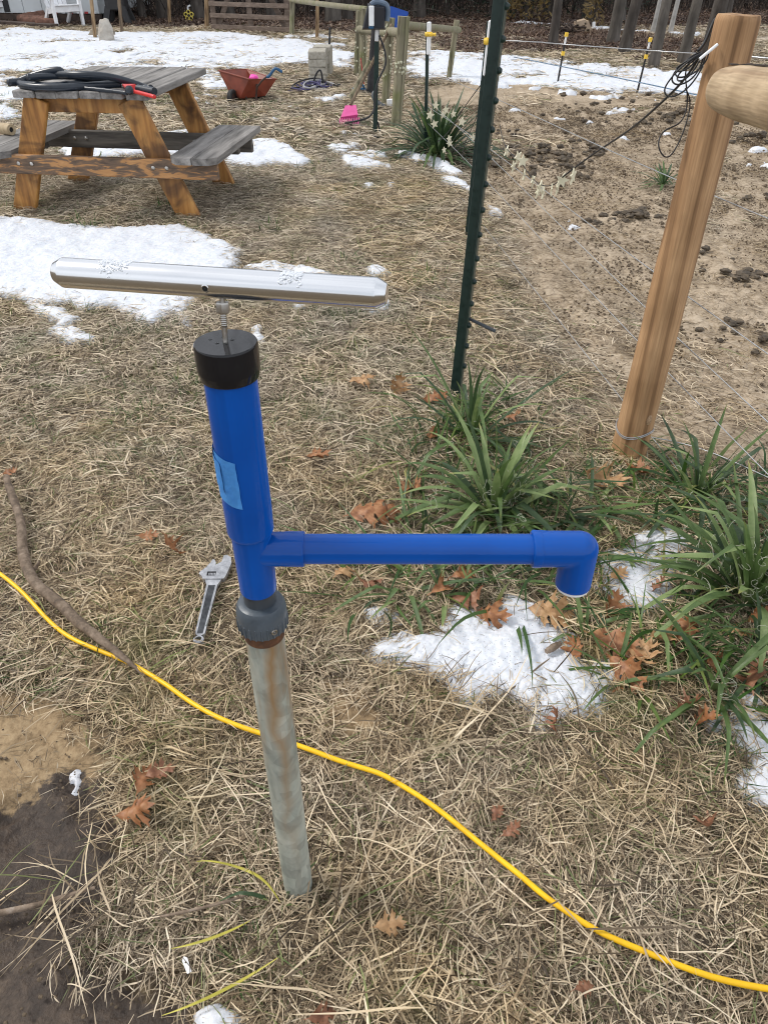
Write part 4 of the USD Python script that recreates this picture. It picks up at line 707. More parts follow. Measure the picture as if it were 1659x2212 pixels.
def yucca(name, label, px, n, Lr, Wr, seed, tints, els=(.35, 1.35), fibres=0, lean=None, group=None, spread=.03, cat='yucca', sector=None):
    g = np.random.default_rng(seed); B = GG(*px); t = thing(name, label, cat, B, group=group); fm = []
    for k in range(n):
        az = g.uniform(0, 2 * np.pi) if sector is None else g.uniform(*sector); f = (k + .5) / n; el = els[0] + (els[1] - els[0]) * f + g.normal(0, .1); L = g.uniform(*Lr) * (1 - .15 * (f > .9)); W = g.uniform(*Wr)
        b = B + np.array([math.cos(az), math.sin(az), 0]) * spread * (1 - f) * g.uniform(.3, 1)
        V, F, uv, C, sd, w = yleaf(b, az, el, L, W, g.uniform(.1, 1.0) if f > .55 else g.uniform(.3, 1.9), g)
        m = yuc[g.choice(3, p=tints)]
        path = numbered(str(t.GetPath()) + '/leaf'); usdkit.mesh(stage, path, (V - B, F), m, smooth=True, uv=uv)
        if fibres:
            for q in range(g.poisson(fibres)):
                i = g.integers(2, 10); s = g.choice([-1, 1]); p0 = C[i] + sd[i] * w[i] * s; r = g.uniform(.006, .013); a = np.linspace(0, g.uniform(2.5, 6), 9)
                o1, o2 = sd[i] * s, np.array([0, 0, 1.]) * g.choice([-1, 1]); P = p0 + o1 * (r * np.sin(a) * (1 + a * .12))[:, None] + o2 * (r * (1 - np.cos(a)))[:, None] + np.array([g.normal(), g.normal(), g.normal()]) * .003 * a[:, None]
                fm.append(tube(P, .00055, 3, False))
    if fm: obj('leaf_fibre', cat_(fm), fibre_m, t, smooth=True, kind='stuff')
    return t
yucca('yucca', 'green yucca with curly leaf threads right behind the blue spout pipe', (1065, 1125), 66, (.20, .41), (.015, .029), 3, [.5, .15, .35], (.5, 1.52), 2.0)
yucca('yucca', 'dark spiky yucca clump at the foot of the tall green post', (1015, 955), 36, (.22, .50), (.011, .019), 14, [.4, .45, .15], (.3, 1.5), .8)
yucca('yucca', 'broad green yucca cropped by the right edge beside the snow', (1610, 1310), 76, (.24, .48), (.016, .029), 5, [.5, .14, .36], (.6, 1.5), 2.4)
yucca('yucca', 'low yucca sprawling between the wooden post and the right edge', (1500, 1090), 42, (.2, .40), (.012, .022), 6, [.45, .4, .15], (.15, 1.4), .6)
yucca('yucca', 'flat dark yucca blades spread below the wooden post', (1270, 1110), 26, (.24, .42), (.012, .02), 27, [.3, .6, .1], (.05, .5), .5)
yucca('yucca', 'small yucca sprout with upright leaves at lower right', (1540, 1500), 20, (.18, .36), (.012, .02), 8, [.6, .25, .15], (.35, 1.3), .8)
yucca('yucca', 'thin yucca sprout beside the white rim of the spout', (1262, 1385), 9, (.12, .26), (.009, .016), 9, [.65, .1, .25], (.3, 1.35), 0, spread=.012)
yucca('yucca', 'leafy green sprout under the middle of the blue spout', (958, 1300), 14, (.12, .24), (.009, .015), 10, [.65, .2, .15], (.15, 1.2), .4)
yucca('yucca', 'green sprout with pale dry blades left of the speckled snow', (870, 1290), 14, (.14, .26), (.009, .015), 11, [.6, .2, .2], (.1, 1.1), .3)
yucca('yucca', 'sparse yucca blades in the straw under the right yucca', (1400, 1375), 9, (.18, .32), (.010, .017), 12, [.7, .1, .2], (.08, .5), .2)
yucca('yucca', 'low spray of dark blades between front yucca and wooden post', (1185, 1120), 20, (.18, .36), (.010, .018), 31, [.4, .5, .1], (.08, .8), .3)
yucca('yucca', 'long flat green blades crossing the snow right of the elbow', (1415, 1325), 12, (.2, .36), (.010, .018), 32, [.6, .1, .3], (.05, .5), .2)
yucca('yucca', 'short green blades in the leaves right of the speckled snow', (1330, 1470), 14, (.10, .22), (.007, .013), 33, [.6, .3, .1], (.1, 1.0), 0)
yucca('yucca', 'thin green blades under the left half of the spout', (1075, 1265), 14, (.12, .26), (.008, .014), 34, [.6, .2, .2], (.1, 1.1), .2)
yucca('yucca', 'dark blades at the right edge below the big right yucca', (1640, 1440), 18, (.18, .36), (.010, .018), 35, [.5, .4, .1], (.1, 1.2), .4)
yucca('yucca', 'few dark blades at the foot of the grey steel pipe', (608, 1962), 6, (.07, .15), (.005, .009), 13, [.5, .5, 0], (.5, 1.4), 0, spread=.01)
yucca('yucca', 'small dark yucca in the paddock left of the wooden post', (1432, 400), 26, (.14, .32), (.012, .022), 15, [.4, .6, 0], (.1, 1.3), 0)
yucca('yucca', 'large dark yucca bush at the foot of the second green post', (945, 335), 190, (.3, .62), (.022, .036), 16, [.12, .88, 0], (.0, 1.45), 0, spread=.2)
ygr = mat('yellow_grass_blade', [(.3, (.3, .27, .03)), (.7, (.48, .42, .07))], 30, .5)
for pxs, lb in (([(425, 1862), (480, 1865), (530, 1880), (575, 1908), (605, 1950)], 'bright yellow grass blade arching left of the pipe foot'), ([(350, 2195), (430, 2165), (520, 2120), (600, 2070)], 'yellow green grass blade lying along the bottom straw'), ([(370, 2050), (450, 2030), (540, 1990)], 'olive grass blade in the straw below the pipe foot')):
    c = spline([GG(x, y, .04 + .012 * (k % 2)) for k, (x, y) in enumerate(pxs)], 26); s_ = np.gradient(c, axis=0); s_ = np.cross(s_, [0, .3, 1]); s_ /= np.linalg.norm(s_, axis=1)[:, None]; w_ = .0034 * np.sin(np.linspace(.2, 2.9, 26))[:, None]
    V_ = np.stack([c - s_ * w_, c + [0, 0, .001], c + s_ * w_], 1).reshape(-1, 3); F_ = np.array([t for k in range(25) for s in (0, 1) for t in ((k * 3 + s, k * 3 + s + 1, k * 3 + s + 4), (k * 3 + s, k * 3 + s + 4, k * 3 + s + 3))])
    obj('grass_blade', (V_, F_), ygr, label=lb, cat='blade', smooth=True)

# ------------------------------------------------------------------ posts and fence by the paddock
def wood_mat(name, light, mid_, dark, ring=7.0, off=(0.35, .12, 0), rough=.7, bump=.0015, dirt=None):
    n = {'tc': ('texture_coordinate', {}), 'mp': ('mapping', {'scale': (1, 1, .055), 'location': off, 'rotation': (.03, .02, 0)}), 'w': ('wave_texture', {'wave_type': 'rings', 'rings_direction': 'z', 'profile': 'sine', 'scale': ring, 'distortion': 4.5, 'detail': 3.0, 'detail_scale': 1.0}),
         'r': ('rgb_ramp', {'ramp': [(0, light), (.6, mid_), (.86, tuple(a * .72 + b * .28 for a, b in zip(mid_, dark))), (.95, dark), (1, dark)]}), 'mf': ('mapping', {'scale': (60, 60, 2.5)}), 'nf': ('noise_texture', {'scale': 3.0, 'detail': 4.0}), 'nb': ('noise_texture', {'scale': 5.0, 'detail': 3.0}),
         'fr': ('rgb_ramp', {'ramp': [(.3, (.78, .76, .74)), (.7, (1.12, 1.12, 1.12))]}), 'br': ('rgb_ramp', {'ramp': [(.35, (.75, .72, .68)), (.65, (1.1, 1.1, 1.1))] if dirt is None else dirt}), 'm1': ('mix_color', {'blend_type': 'multiply', 'fac': 1.0, 'use_clamp': False}), 'm2': ('mix_color', {'blend_type': 'multiply', 'fac': 1.0, 'use_clamp': False}),
         'b': ('bump', {'strength': .7, 'distance': bump}), 'p': ('principled_bsdf', {'roughness': rough, 'specular_ior_level': .3})}
    return usdkit.material(stage, LK + name, n, [('tc.object', 'mp.vector'), ('mp.vector', 'w.vector'), ('w.fac', 'r.fac'), ('tc.object', 'mf.vector'), ('mf.vector', 'nf.vector'), ('nf.fac', 'fr.fac'), ('tc.object', 'nb.vector'), ('nb.fac', 'br.fac'), ('r.color', 'm1.a'), ('fr.color', 'm1.b'), ('m1.result', 'm2.a'), ('br.color', 'm2.b'), ('m2.result', 'p.base_color'), ('nf.fac', 'b.height'), ('b.normal', 'p.normal')], surface='p.BSDF')
post_m = wood_mat('treated_post_wood', (.46, .285, .152), (.42, .252, .13), (.26, .15, .075), 6.0, (.16, .05, 0))
rail_m = wood_mat('peeled_rail_wood', (.52, .40, .26), (.48, .36, .23), (.38, .27, .165), 5.0, (.5, .2, 0), .6)
grey_post = wood_mat('weathered_post_wood', (.27, .25, .185), (.22, .205, .15), (.12, .11, .08), 9.0, (.1, .3, 0), .85, .002, [(.3, (.75, .85, .55)), (.5, (1, 1, .92)), (.7, (1.12, 1.1, 1.08))])
tan_pole = wood_mat('tan_pole_wood', (.34, .24, .14), (.28, .195, .11), (.17, .11, .065), 9.0, (.1, .3, 0), .8)
brown_pole = wood_mat('brown_pole_wood', (.2, .15, .1), (.17, .125, .085), (.1, .075, .05), 9.0, (.1, .3, 0), .8)
green_paint = mat('dark_green_enamel', [(.3, (.003, .013, .011)), (.7, (.0055, .021, .017))], 30, .38, spec=.5, rvar=.1, bump=.0004)
WB = G(1355, 985); WT = aty(1597, 31, WB[1]); WD = (WT - WB); WL = np.linalg.norm(WD); WD /= WL
r0_, r1_ = 36.5 * proj(WB)[2] / FPX, 46.5 * proj(WT)[2] / FPX
wp = thing('wooden_post', 'new round tan wooden fence post leaning right at the paddock edge', 'fence post', WB)
pr_ = [(r0_, -.08)] + [(r0_ + (r1_ - r0_) * q, WL * q) for q in np.linspace(0.02, .99, 40)] + [(r1_ * .965, WL * .997), (r1_ * .93, WL), (.001, WL + .001)]
pm_ = lathe(pr_, WB, WD, 56); q_ = np.array(pm_.vertices); dq = (meshkit.fbm((q_ - WB) * np.array([14, 14, 3.]), 3, 5) - .5) * .006; pm_.vertices = q_ + pm_.vertex_normals * dq[:, None]
obj('shaft', pm_, post_m, wp, smooth=45)
wire_m = mat('galvanised_wire', [(.3, (.34, .35, .36)), (.7, (.55, .56, .57))], 60, .4, .7)
kd = (lambda q: q / np.linalg.norm(q))(np.array([.35, -.93, 0])); kc = WB + WD * (WL * .135) + kd * (r0_ - .0005); kk_ = np.stack([np.cross(kd, WD), WD, kd], 1)
knot_ = trimesh.creation.icosphere(3, 1.0); obj('knot', trimesh.Trimesh((knot_.vertices * np.array([.011, .019, .0035])) @ kk_.T + kc, knot_.faces), mat('knot_wood', [(.35, (.2, .115, .06)), (.65, (.4, .27, .16))], 60, .7, dist=2.0), wp, smooth=True)
# wire tied round the foot of the post
zr = WL * .085; cr = WB + WD * zr; aa = np.linspace(0, 2 * np.pi, 40); wu, wv, _ = frame(WD)
obj('wire_loop', cat_([tube(cr + (r0_ + .003) * (np.cos(aa)[:, None] * wu + np.sin(aa)[:, None] * wv) + WD * (.012 * np.sin(aa * 2) + dz)[:, None], .0017, 6, False) for dz in (0, .006)]), wire_m, wp)
RLp, RRp = atd(1572, 193, proj(WT)[2] - .10), atd(1668, 213, proj(WT)[2] - .42); rlen = np.linalg.norm(RRp - RLp); rdv = (RRp - RLp) / rlen; rr_ = 47 * proj(RLp)[2] / FPX
rail = thing('round_rail', 'thick round peeled log rail fixed across the new wooden post', 'rail', RLp)
pr_ = [(.001, -.036), (rr_ * .7, -.034), (rr_ * .88, -.026), (rr_ * .97, -.008), (rr_ * 1.0, .02)] + [(rr_ * (1 + .01 * k), .02 + k * .08) for k in range(1, 11)] + [(.001, .83)]
lm = lathe(pr_, (0, 0, 0), (0, 0, 1), 44); q_ = np.array(lm.vertices); lm.vertices = q_ + lm.vertex_normals * ((meshkit.fbm(q_ * np.array([13, 13, 5.]), 3, 15) - .5) * .010)[:, None]
xq = UsdGeom.Xform(rail.GetPrim()); xq.ClearXformOpOrder()
R3 = np.stack([*frame(rdv)], 1); M4 = np.eye(4); M4[:3, :3] = R3; M4[:3, 3] = RLp
op = xq.AddTransformOp(opSuffix='place'); op.Set(Gf.Matrix4d(M4.T.tolist()))
obj('log', lm, rail_m, rail, local=True, smooth=60)
crack_m = mat('wood_crack', (.03, .022, .015), 40, .9)
def onlog(z, a, off=.001): r = rr_ * (1 + .125 * max(z - .02, 0)) + off; return np.array([r * math.cos(a), r * math.sin(a), z])
ups = R3.T @ np.array([0, -.75, .66]); a0 = math.atan2(ups[1], ups[0])
for nm, da, za, zb, w in (('crack', .38, -.005, .10, .0022), ('crack', .28, .08, .40, .0022), ('crack', -.35, .02, .13, .0008)):
    P_ = [onlog(za + (zb - za) * q, a0 + da + .03 * math.sin(q * 9 + da * 9), .0025) for q in np.linspace(0, 1, 14)]; obj(nm, tube(P_, w * np.sin(np.linspace(.15, 3.0, 14)) + .0002, 6), crack_m, rail, local=True)
bkm = mat('loose_bark', [(.3, (.07, .04, .025)), (.7, (.2, .12, .08))], 40, .9, bump=.003)
lum = lump(1.0, 71, 3, 1, .35); 
for z_, da, sx_, sy_ in ((.115, -.12, .016, .010), (.2, -.3, .012, .01)):
    pp = onlog(z_, a0 + da, -.001); m_ = trimesh.Trimesh(lum.vertices * np.array([.007, sx_, sy_]), lum.faces, process=False); m_.apply_transform(trimesh.transformations.rotation_matrix(a0 + da, [0, 0, 1])); m_.apply_translation(pp); obj('bark_scar', m_, bkm, rail, local=True)
# steel T posts
def tpost(name, label, base, top, px_w, ext=1.0, white=None, studs=True, group=None, rot=.35, knob=None, mat_=None):
    B = G(*base); T = aty(*top, B[1]); D = T - B; L = np.linalg.norm(D) * ext; D /= np.linalg.norm(D); s = px_w * proj(B)[2] / FPX / .047
    t = thing(name, label, 'fence post', B, group=group)
    rt = np.array([1.0, 0, 0]); rt -= D * (rt @ D); rt /= np.linalg.norm(rt); tc = np.cross(rt, D); tc = tc if tc[1] < 0 else -tc
    n_ = math.cos(rot) * rt + math.sin(rot) * tc; w_ = np.cross(D, n_); R = np.stack([n_, w_, D], 1)
    body = obj('shaft', cat_([boxm(B + D * (L / 2 - .05), (.0045 * s, .036 * s, L + .1), R, .0015), boxm(B + D * (L / 2 - .05) - n_ * .0205 * s, (.036 * s, .0045 * s, L + .098), R, .0015)]), mat_ or green_paint, t)
    if studs:
        for k, z in enumerate(np.arange(.16, L - .01, .084)):
            obj('stud', lathe([(.0105 * s, 0), (.0105 * s, .004 * s), (.006 * s, .0105 * s), (.001, .0115 * s)], B + D * z + n_ * .0023 * s, n_, 12), mat_ or green_paint, t)
    return t, B, D, L, n_, s
t1_, TB, TD, TL, tn_, ts_ = tpost('steel_post', 'tall dark green studded steel post in front, running off the top', (991, 868), (1093, 0), 26, 1.16)
q = aty(1022, 692, TB[1]); q2 = aty(1070, 715, TB[1] - .05)
obj('wire_clip', tube(np.array([q - (q2 - q) * .2, q, q + (q2 - q) * .5, q2]), [.005, .006, .0065, .0065], 10), dark_pvc, t1_)
yel_m = mat('yellow_insulator', [(.3, (.7, .44, .03)), (.7, (.86, .6, .08))], 40, .45)
def cap_post(lb, base, top, w, wz, seed):
    t, B, D, L, n_, s = tpost('steel_post', lb, base, top, w, 1.0, studs=False)
    obj('white_sleeve', boxm(B + D * (L - wz / 2 + .004), (.046 * s, .052 * s, wz), np.stack([n_, np.cross(D, n_), D], 1), .006), white_pvc, t)
    y0 = B + D * (L - wz * .35); d = np.array([.93, -.3, 0.0]); d /= np.linalg.norm(d)
    ins = obj('insulator', lathe([(.001, -.05 * s), (.022 * s, -.048 * s), (.026 * s, -.02 * s), (.017 * s, -.014 * s), (.017 * s, .02 * s), (.024 * s, .026 * s), (.024 * s, .04 * s), (.015 * s, .05 * s), (.015 * s, .07 * s), (.02 * s, .074 * s), (.02 * s, .084 * s), (.001, .088 * s)], y0 - np.array([0, .03 * s, 0]), d, 16), yel_m, t)
    obj('strap', boxm(y0, (.056 * s, .06 * s, .035), np.stack([n_, np.cross(D, n_), D], 1), .004), yel_m, t); return B, D, L
T2 = cap_post('green steel post with white top and yellow insulator behind the big yucca', (921, 340), (927, 47), 7.6, .22, 2)
T3 = cap_post('green steel post with yellow insulator half hidden behind the tall post', (1012, 516), (1062, 44), 11, .26, 3)
# fence wires in the plane through the posts
F0 = T2[0]; F1 = WB + np.array([.10, .12, 0]); FN = np.cross(F1 - F0, [0, 0, 1.]); FN /= np.linalg.norm(FN)
def onplane(x, y): r = ray(x, y); return EYE + r * (((F0 - EYE) @ FN) / (r @ FN))
def wire(pa, pb, y0=.9, yend=None):
    a, b = onplane(*pa), onplane(*pb); d = (b - a) / (b[1] - a[1]); P0 = a + d * ((F0[1] if yend is None else yend) - a[1]); P1 = a + d * (y0 - a[1])
    P = P0 + (P1 - P0) * np.linspace(0, 1, 30)[:, None]; P[:, 2] = np.maximum(P[:, 2] + .012 * np.sin(np.linspace(0, np.pi * 2, 30)), .03)
    return P
wires = [((1084, 222), (1460, 378), 'topmost wire of the paddock fence passing the new wooden post'), ((1199, 426), (1406, 574), 'second wire of the paddock fence with the star lights on it'), ((1222, 495), (1387, 649), 'middle wire of the paddock fence, counted from the top'), ((1100, 445), (1370, 721), 'fourth wire of the paddock fence from the top'), ((1119, 603), (1330, 884), 'lowest wire of the paddock fence near the straw')]
WP = []
for k, (a, b, lb) in enumerate(wires):
    P = wire(a, b, .9); WP.append(P); obj('fence_wire', tube(P, .0016, 6), wire_m, label=lb, cat='wire', smooth=True, group=None)
# a slack wire from the loop to the right
P = spline([cr + np.array([.05, -.06, 0]), GG(1500, 965, .12), GG(1652, 1028, .16), GG(1850, 1100, .2)], 30); obj('fence_wire', tube(P, .0016, 6), wire_m, label='slack wire tied round the wooden post foot and running right', cat='wire', smooth=True)

# star lights: cord bundle at the post, run to the fence wire, stars
cord_m = mat('black_cord', (.008, .008, .009), 30, .5); star_m = mat('pale_star_plastic', [(.3, (.55, .52, .37)), (.7, (.66, .62, .47))], 30, .45)
HK = aty(1515, 112, WB[1] - .02); lights = thing('star_lights', 'black cord string of pale plastic stars hung on fence wire and post', 'string lights', HK)
ends = aty(1212, 384, 3.7)
def atp(px, y): return aty(px[0], px[1], y)
def cordrun(pts_, r=.0022, n=60, nm='cord'): obj(nm, tube(spline(pts_, n), r, 6), cord_m, lights, smooth=True)
cordrun([HK, atp((1478, 170), 2.4), atp((1440, 210), 2.5), atp((1345, 290), 3.0), ends], .0035, 80)
g = np.random.default_rng(5)
for k in range(5):
    p0 = HK + np.array([g.normal(0, .005), -.005 * k, 0]); w = g.uniform(.015, .04); d_ = g.uniform(.05, .14); a_ = np.linspace(0, 2 * np.pi, 14); cx_ = np.array([-.045 - .01 * k * .5, -.01, -d_ * .75])
    cordrun([p0 + cx_ * (1 - math.cos(t)) / 2 + np.array([w * math.sin(t) * .8, .01 * math.sin(2 * t), 0]) for t in a_], .0021, 40)
cordrun([HK, atp((1482, 180), 2.38), atp((1484, 225), 2.38), atp((1470, 262), 2.36), atp((1432, 285), 2.33), atp((1424, 320), 2.3), atp((1437, 338), 2.3), atp((1462, 315), 2.33), atp((1483, 262), 2.36), atp((1490, 230), 2.38), atp((1480, 190), 2.38)], .002, 90)
obj('hook', tube(np.array([HK + [.03, -.02, .02], HK + [-.012, -.03, -.012]]), .004, 8), white_pvc, lights)
cordrun([HK + [0, .03, 0], atp((1522, 90), 2.36), atp((1535, 60), 2.37), aty(1550, 38, WB[1] + .06)], .004, 30)
def star(c, R, az, tilt, nm='star', par=None, m=None, th=.006):
    a = np.arange(10) * np.pi / 5 + tilt; r = np.where(np.arange(10) % 2 == 0, R, R * .45); t = ext(Polygon(np.c_[r * np.sin(a), r * np.cos(a)]), th, -th / 2)
    t.apply_transform(trimesh.transformations.rotation_matrix(np.pi / 2, [1, 0, 0])); t.apply_transform(rot4(az)); t.apply_translation(c); return t
def rot4(az): return trimesh.transformations.rotation_matrix(az, [0, 0, 1])
W2y = lambda px: onplane(*px)
for (x, y), R, az in (((1213, 384), .034, .2), ((1236, 375), .036, 1.0), ((1203, 400), .033, 1.2), ((1190, 405), .03, 1.45), ((1118, 334), .034, .8), ((1128, 343), .034, .3), ((1108, 355), .032, 1.0), ((1131, 373), .032, 1.2), ((1150, 386), .032, 1.1), ((1166, 400), .036, .8), ((1172, 412), .033, 1.2), ((1160, 410), .03, 1.0), ((1094, 322), .032, .9)):
    obj('star', star(W2y((x, y)) + np.array([0, -.02, -.005]), R, az, g.uniform(-.4, .4)), star_m, lights)
cordrun([W2y((1080, 270)), W2y((1094, 318)), W2y((1120, 345)), W2y((1168, 398)), W2y((1205, 392)), ends], .0022, 50)
for ps in ([(1066, 138), (1048, 190), (1030, 250), (1008, 300), (1000, 345)], [(1066, 138), (1040, 180), (1000, 235), (975, 275), (945, 305)], [(1068, 145), (1056, 200), (1040, 262), (1035, 330)]): cordrun([aty(x, y, 4.95 + .35 * k) for k, (x, y) in enumerate(ps)], .003, 40)
for k in range(9):
    x, y = g.normal(965, 24), g.uniform(225, 330); obj('star', star(aty(x, y, 6.55 + .001 * k), g.uniform(.024, .034), g.uniform(-.6, .9), g.uniform(-.5, .5)), star_m, lights)
for x, y in ((929, 248), (998, 262), (1073, 160)): obj('star', star(aty(x, y, 6.4 if x < 1050 else 4.7), .036, .3, .2), star_m, lights)

# old posts, rails and the things by the gap in the fence
def opost(label, base, top, w0, w1, m, n=14, group=None, name='wooden_post', seed=0, flat=True):
    B = G(*base); T = aty(*top, B[1]); D = T - B; L = np.linalg.norm(D); r0, r1 = w0 / 2 * proj(B)[2] / FPX, w1 / 2 * proj(T)[2] / FPX
    t = thing(name, label, 'fence post' if name == 'wooden_post' else 'pole', B, group=group)
    mm = rough_log(np.array([B - D / L * .1 + D * (1 + .1 / L) * q for q in np.linspace(0, 1, 24)]), np.linspace(r0, r1, 24), n, .09, seed); obj('shaft', mm, m, t, smooth=45); return t, B, T, r1
lich = mat('pale_lichen', [(.3, (.5, .5, .36)), (.7, (.66, .65, .5))], 60, .9, bump=.003)
def lichen(t, B, T, r, n, seed, f0=0, f1=1):
    g = np.random.default_rng(seed); ms = []
    for k in range(n):
        f = g.uniform(f0, f1); a = g.uniform(np.pi, 2 * np.pi); c = B + (T - B) * f + np.array([math.cos(a), math.sin(a), 0]) * r * .97; m = lump(g.uniform(.004, .012), seed * 31 + k, 1, 1.2, .5); m.vertices *= np.array([1, 1, 1]); m.apply_translation(c); ms.append(m)
    obj('lichen', cat_(ms), lich, t, kind='stuff')
pa1 = opost('old grey post, left one of the pair behind the solar charger', (770, 165), (776, 22), 13, 13, grey_post, seed=1); lichen(*pa1, 20, 1, .0, .9)
pa2 = opost('old grey post, right one of the pair behind the solar charger', (783, 171), (787, 17), 16, 15, grey_post, seed=2); lichen(*pa2, 22, 2, .1, .8)
pb = opost('mossy old post with a wooden handle leaning on it', (832, 228), (843, 37), 17, 21, grey_post, seed=3); lichen(*pb, 26, 3, .3, .95)
pc = opost('thick mossy old post between solar charger and big yucca', (855, 275), (873, 34), 23, 27, grey_post, seed=4); lichen(*pc, 20, 4, .5, .62)
pd = opost('grey post at the far end of the old rail, right of the yucca', (969, 172), (987, 42), 11, 13, grey_post, seed=5)
def orail(label, A, B, r, m, name='round_rail', seed=0):
    t = thing(name, label, 'rail', A); obj('log', rough_log(np.array([A + (B - A) * q for q in np.linspace(0, 1, 22)]), np.linspace(r, r * .92, 22), 12, .08, seed), m, t); return t
orail('old grey rail between thick mossy post and far grey post', aty(866, 53, pc[1][1] + .09), aty(992, 63, pd[1][1] - .02), .036, grey_post, seed=6)
orail('short old rail joining the two mossy posts', aty(838, 66, pb[1][1] + .08), aty(872, 72, pc[1][1] + .12), .045, grey_post, seed=7)
orail('short old rail behind the solar charger panel', aty(776, 62, pa2[1][1] + .08), aty(845, 72, pb[1][1] + .1), .045, grey_post, seed=8)
orail('long top rail from the wooden gate to the paired old posts', aty(628, -1, G(632, 75)[1]), aty(792, 19, pa2[1][1] + .05), .038, grey_post, seed=9)
orail('mossy rail piece leaning against the dark upright post', aty(758, 213, 9.3), aty(800, 130, 9.3), .03, grey_post, 'log_piece', seed=10)
SB = G(810, 291); sc_t = thing('solar_charger', 'black solar fence charger with white strip on a green steel post', 'fence charger', SB)
ST = aty(815, 46, SB[1]); k_ = proj(SB)[2] / FPX
sdir_ = (ST - SB) / np.linalg.norm(ST - SB)
obj('post_shaft', cat_([bar(SB - sdir_ * .1, ST, .042, .006, (0, 1, 0)), bar(SB - sdir_ * .1 + [0, .02, 0], ST + [0, .02, 0], .006, .036, (0, 1, 0))]), green_paint, sc_t)
obj('white_sleeve', bar(aty(813.5, 88, SB[1] - .012), aty(815.5, 44, SB[1] - .012), .034, .02, (0, 1, 0)), white_pvc, sc_t)
YS = SB[1] - .05
bx = [aty(x, y, YS) for x, y in ((794, 8), (832, 12), (832, 63), (782, 63))]; bv = np.array([b for b in bx] + [b + np.array([0, .14, 0]) for b in bx] + [b + np.array([0, -.03, 0]) for b in bx]); obj('housing', trimesh.convex.convex_hull(np.vstack([bv[:8], (bv[8:] - bv[8:].mean(0)) * .86 + bv[8:].mean(0)])), mat('black_charger_plastic', (.008, .008, .012), 20, .4), sc_t, smooth=20)
obj('white_strip', bar(aty(802.5, 55, YS - .045), aty(802.5, 11, YS - .045), 10 * k_, .018, (0, 1, 0), .004), white_pvc, sc_t)
obj('blue_band', bar(aty(802, 61, YS - .046), aty(802, 55, YS - .046), 10 * k_, .018, (0, 1, 0), .004), mat('teal_band', (.01, .06, .13), 20, .4), sc_t)
obj('handle_bracket', tube(spline([aty(x, y, YS + .02) for x, y in ((802, 9), (812, 3), (826, 5), (834, 9), (838, 24), (836, 44))], 30), .022, 8), mat('blue_grey_plastic', (.1, .14, .2), 20, .4), sc_t)
obj('cable', tube(spline([aty(819, 75, YS), aty(830, 105, YS), aty(832, 140, YS - .02), aty(818, 170, YS - .04), aty(812, 195, YS - .06), aty(806, 240, YS - .1), aty(780, 258, YS - .25), GG(765, 268, .03), GG(790, 272, .03), GG(812, 274, .02)], 90), .009, 8), cord_m, sc_t, smooth=True)
obj('cable', tube(spline([GG(764, 246, .06), GG(760, 266, .02), GG(775, 284, .02), GG(800, 290, .02), GG(816, 296, .03), aty(819, 275, SB[1]), aty(816, 262, SB[1])], 60), .009, 8), cord_m, sc_t, smooth=True)
blackpost = opost('dark black wooden upright standing behind the solar charger', (800, 205), (812, 55), 18, 19, mat('black_wood', [(.3, (.012, .012, .014)), (.7, (.04, .038, .04))], 20, .8), seed=11)
obj('grey_pipe', tube(spline([aty(x, y, 9.35) for x, y in ((812, 196), (806, 206), (816, 220), (832, 230))], 30), .022, 10), mat('grey_pipe_plastic', (.14, .15, .16), 20, .5), label='bent grey pipe on the ground behind the solar charger post', cat='pipe', smooth=True)
pinkm = mat('pink_plastic', [(.3, (.6, .07, .26)), (.7, (.72, .11, .34))], 20, .4)
FB = GG(755, 238, .06); fork = thing('manure_fork', 'pink plastic manure fork with wooden handle leaning on mossy post', 'fork', FB)
fe = aty(846, 52, pb[1][1] - .14); f0 = GG(757, 226, .16)
obj('handle', rough_log(np.array([f0 + (fe - f0) * q for q in np.linspace(0, 1, 16)]), np.full(16, .015), 10, .06, 3), brown_pole, fork)
fdir = (fe - f0) / np.linalg.norm(fe - f0); lat = np.array([1.0, 0, .05]); tip_ = GG(742, 252, .03)
obj('head', trimesh.convex.convex_hull(np.array([f0 + lat * .055, f0 - lat * .05, f0 + lat * .075 + [0, -.10, -.07], f0 - lat * .095 + [0, -.10, -.085], f0 + lat * .06 + [0, .03, -.02], f0 - lat * .06 + [0, .03, -.02], f0 + lat * .07 + [0, -.08, -.10], f0 - lat * .09 + [0, -.08, -.11]])), pinkm, fork, smooth=20)
for k in range(9):
    s = -.10 + k * .0231; a = f0 + lat * s + [0, -.10, -.10]; obj('tine', tube(spline([a, a + [-.01, -.10, -.045], a + [-.05, -.26, -.045]], 8), np.linspace(.006, .003, 8), 6), pinkm, fork)
obj('red_stake', tube(np.array([GG(788, 190), aty(779, 124, GG(788, 190)[1])]), .006, 6), mat('red_plastic', (.5, .03, .04), 20, .5), label='thin red marker stake left of the paired old posts', cat='stake')
obj('blue_clip', cat_([tube(spline([GG(765, 190, .02), GG(772, 184, .09), GG(778, 182, .12), GG(786, 188, .03)], 14), .014, 8), boxm(GG(776, 192, .03), (.16, .05, .03))]), mat('blue_clip_plastic', (.02, .12, .26), 20, .5), label='small blue and black clip at the foot of the red stake', cat='clip')
obj('white_cup', lathe([(.001, 0), (.035, 0), (.04, .07), (.001, .072)], GG(843, 229), (0, 0, 1), 18), white_pvc, label='small white cup by the thick mossy post', cat='cup')
g = np.random.default_rng(8); RT = thing('tangled_rope', 'tangled purple and black rope lying in front of the concrete blocks', 'rope', GG(675, 190))
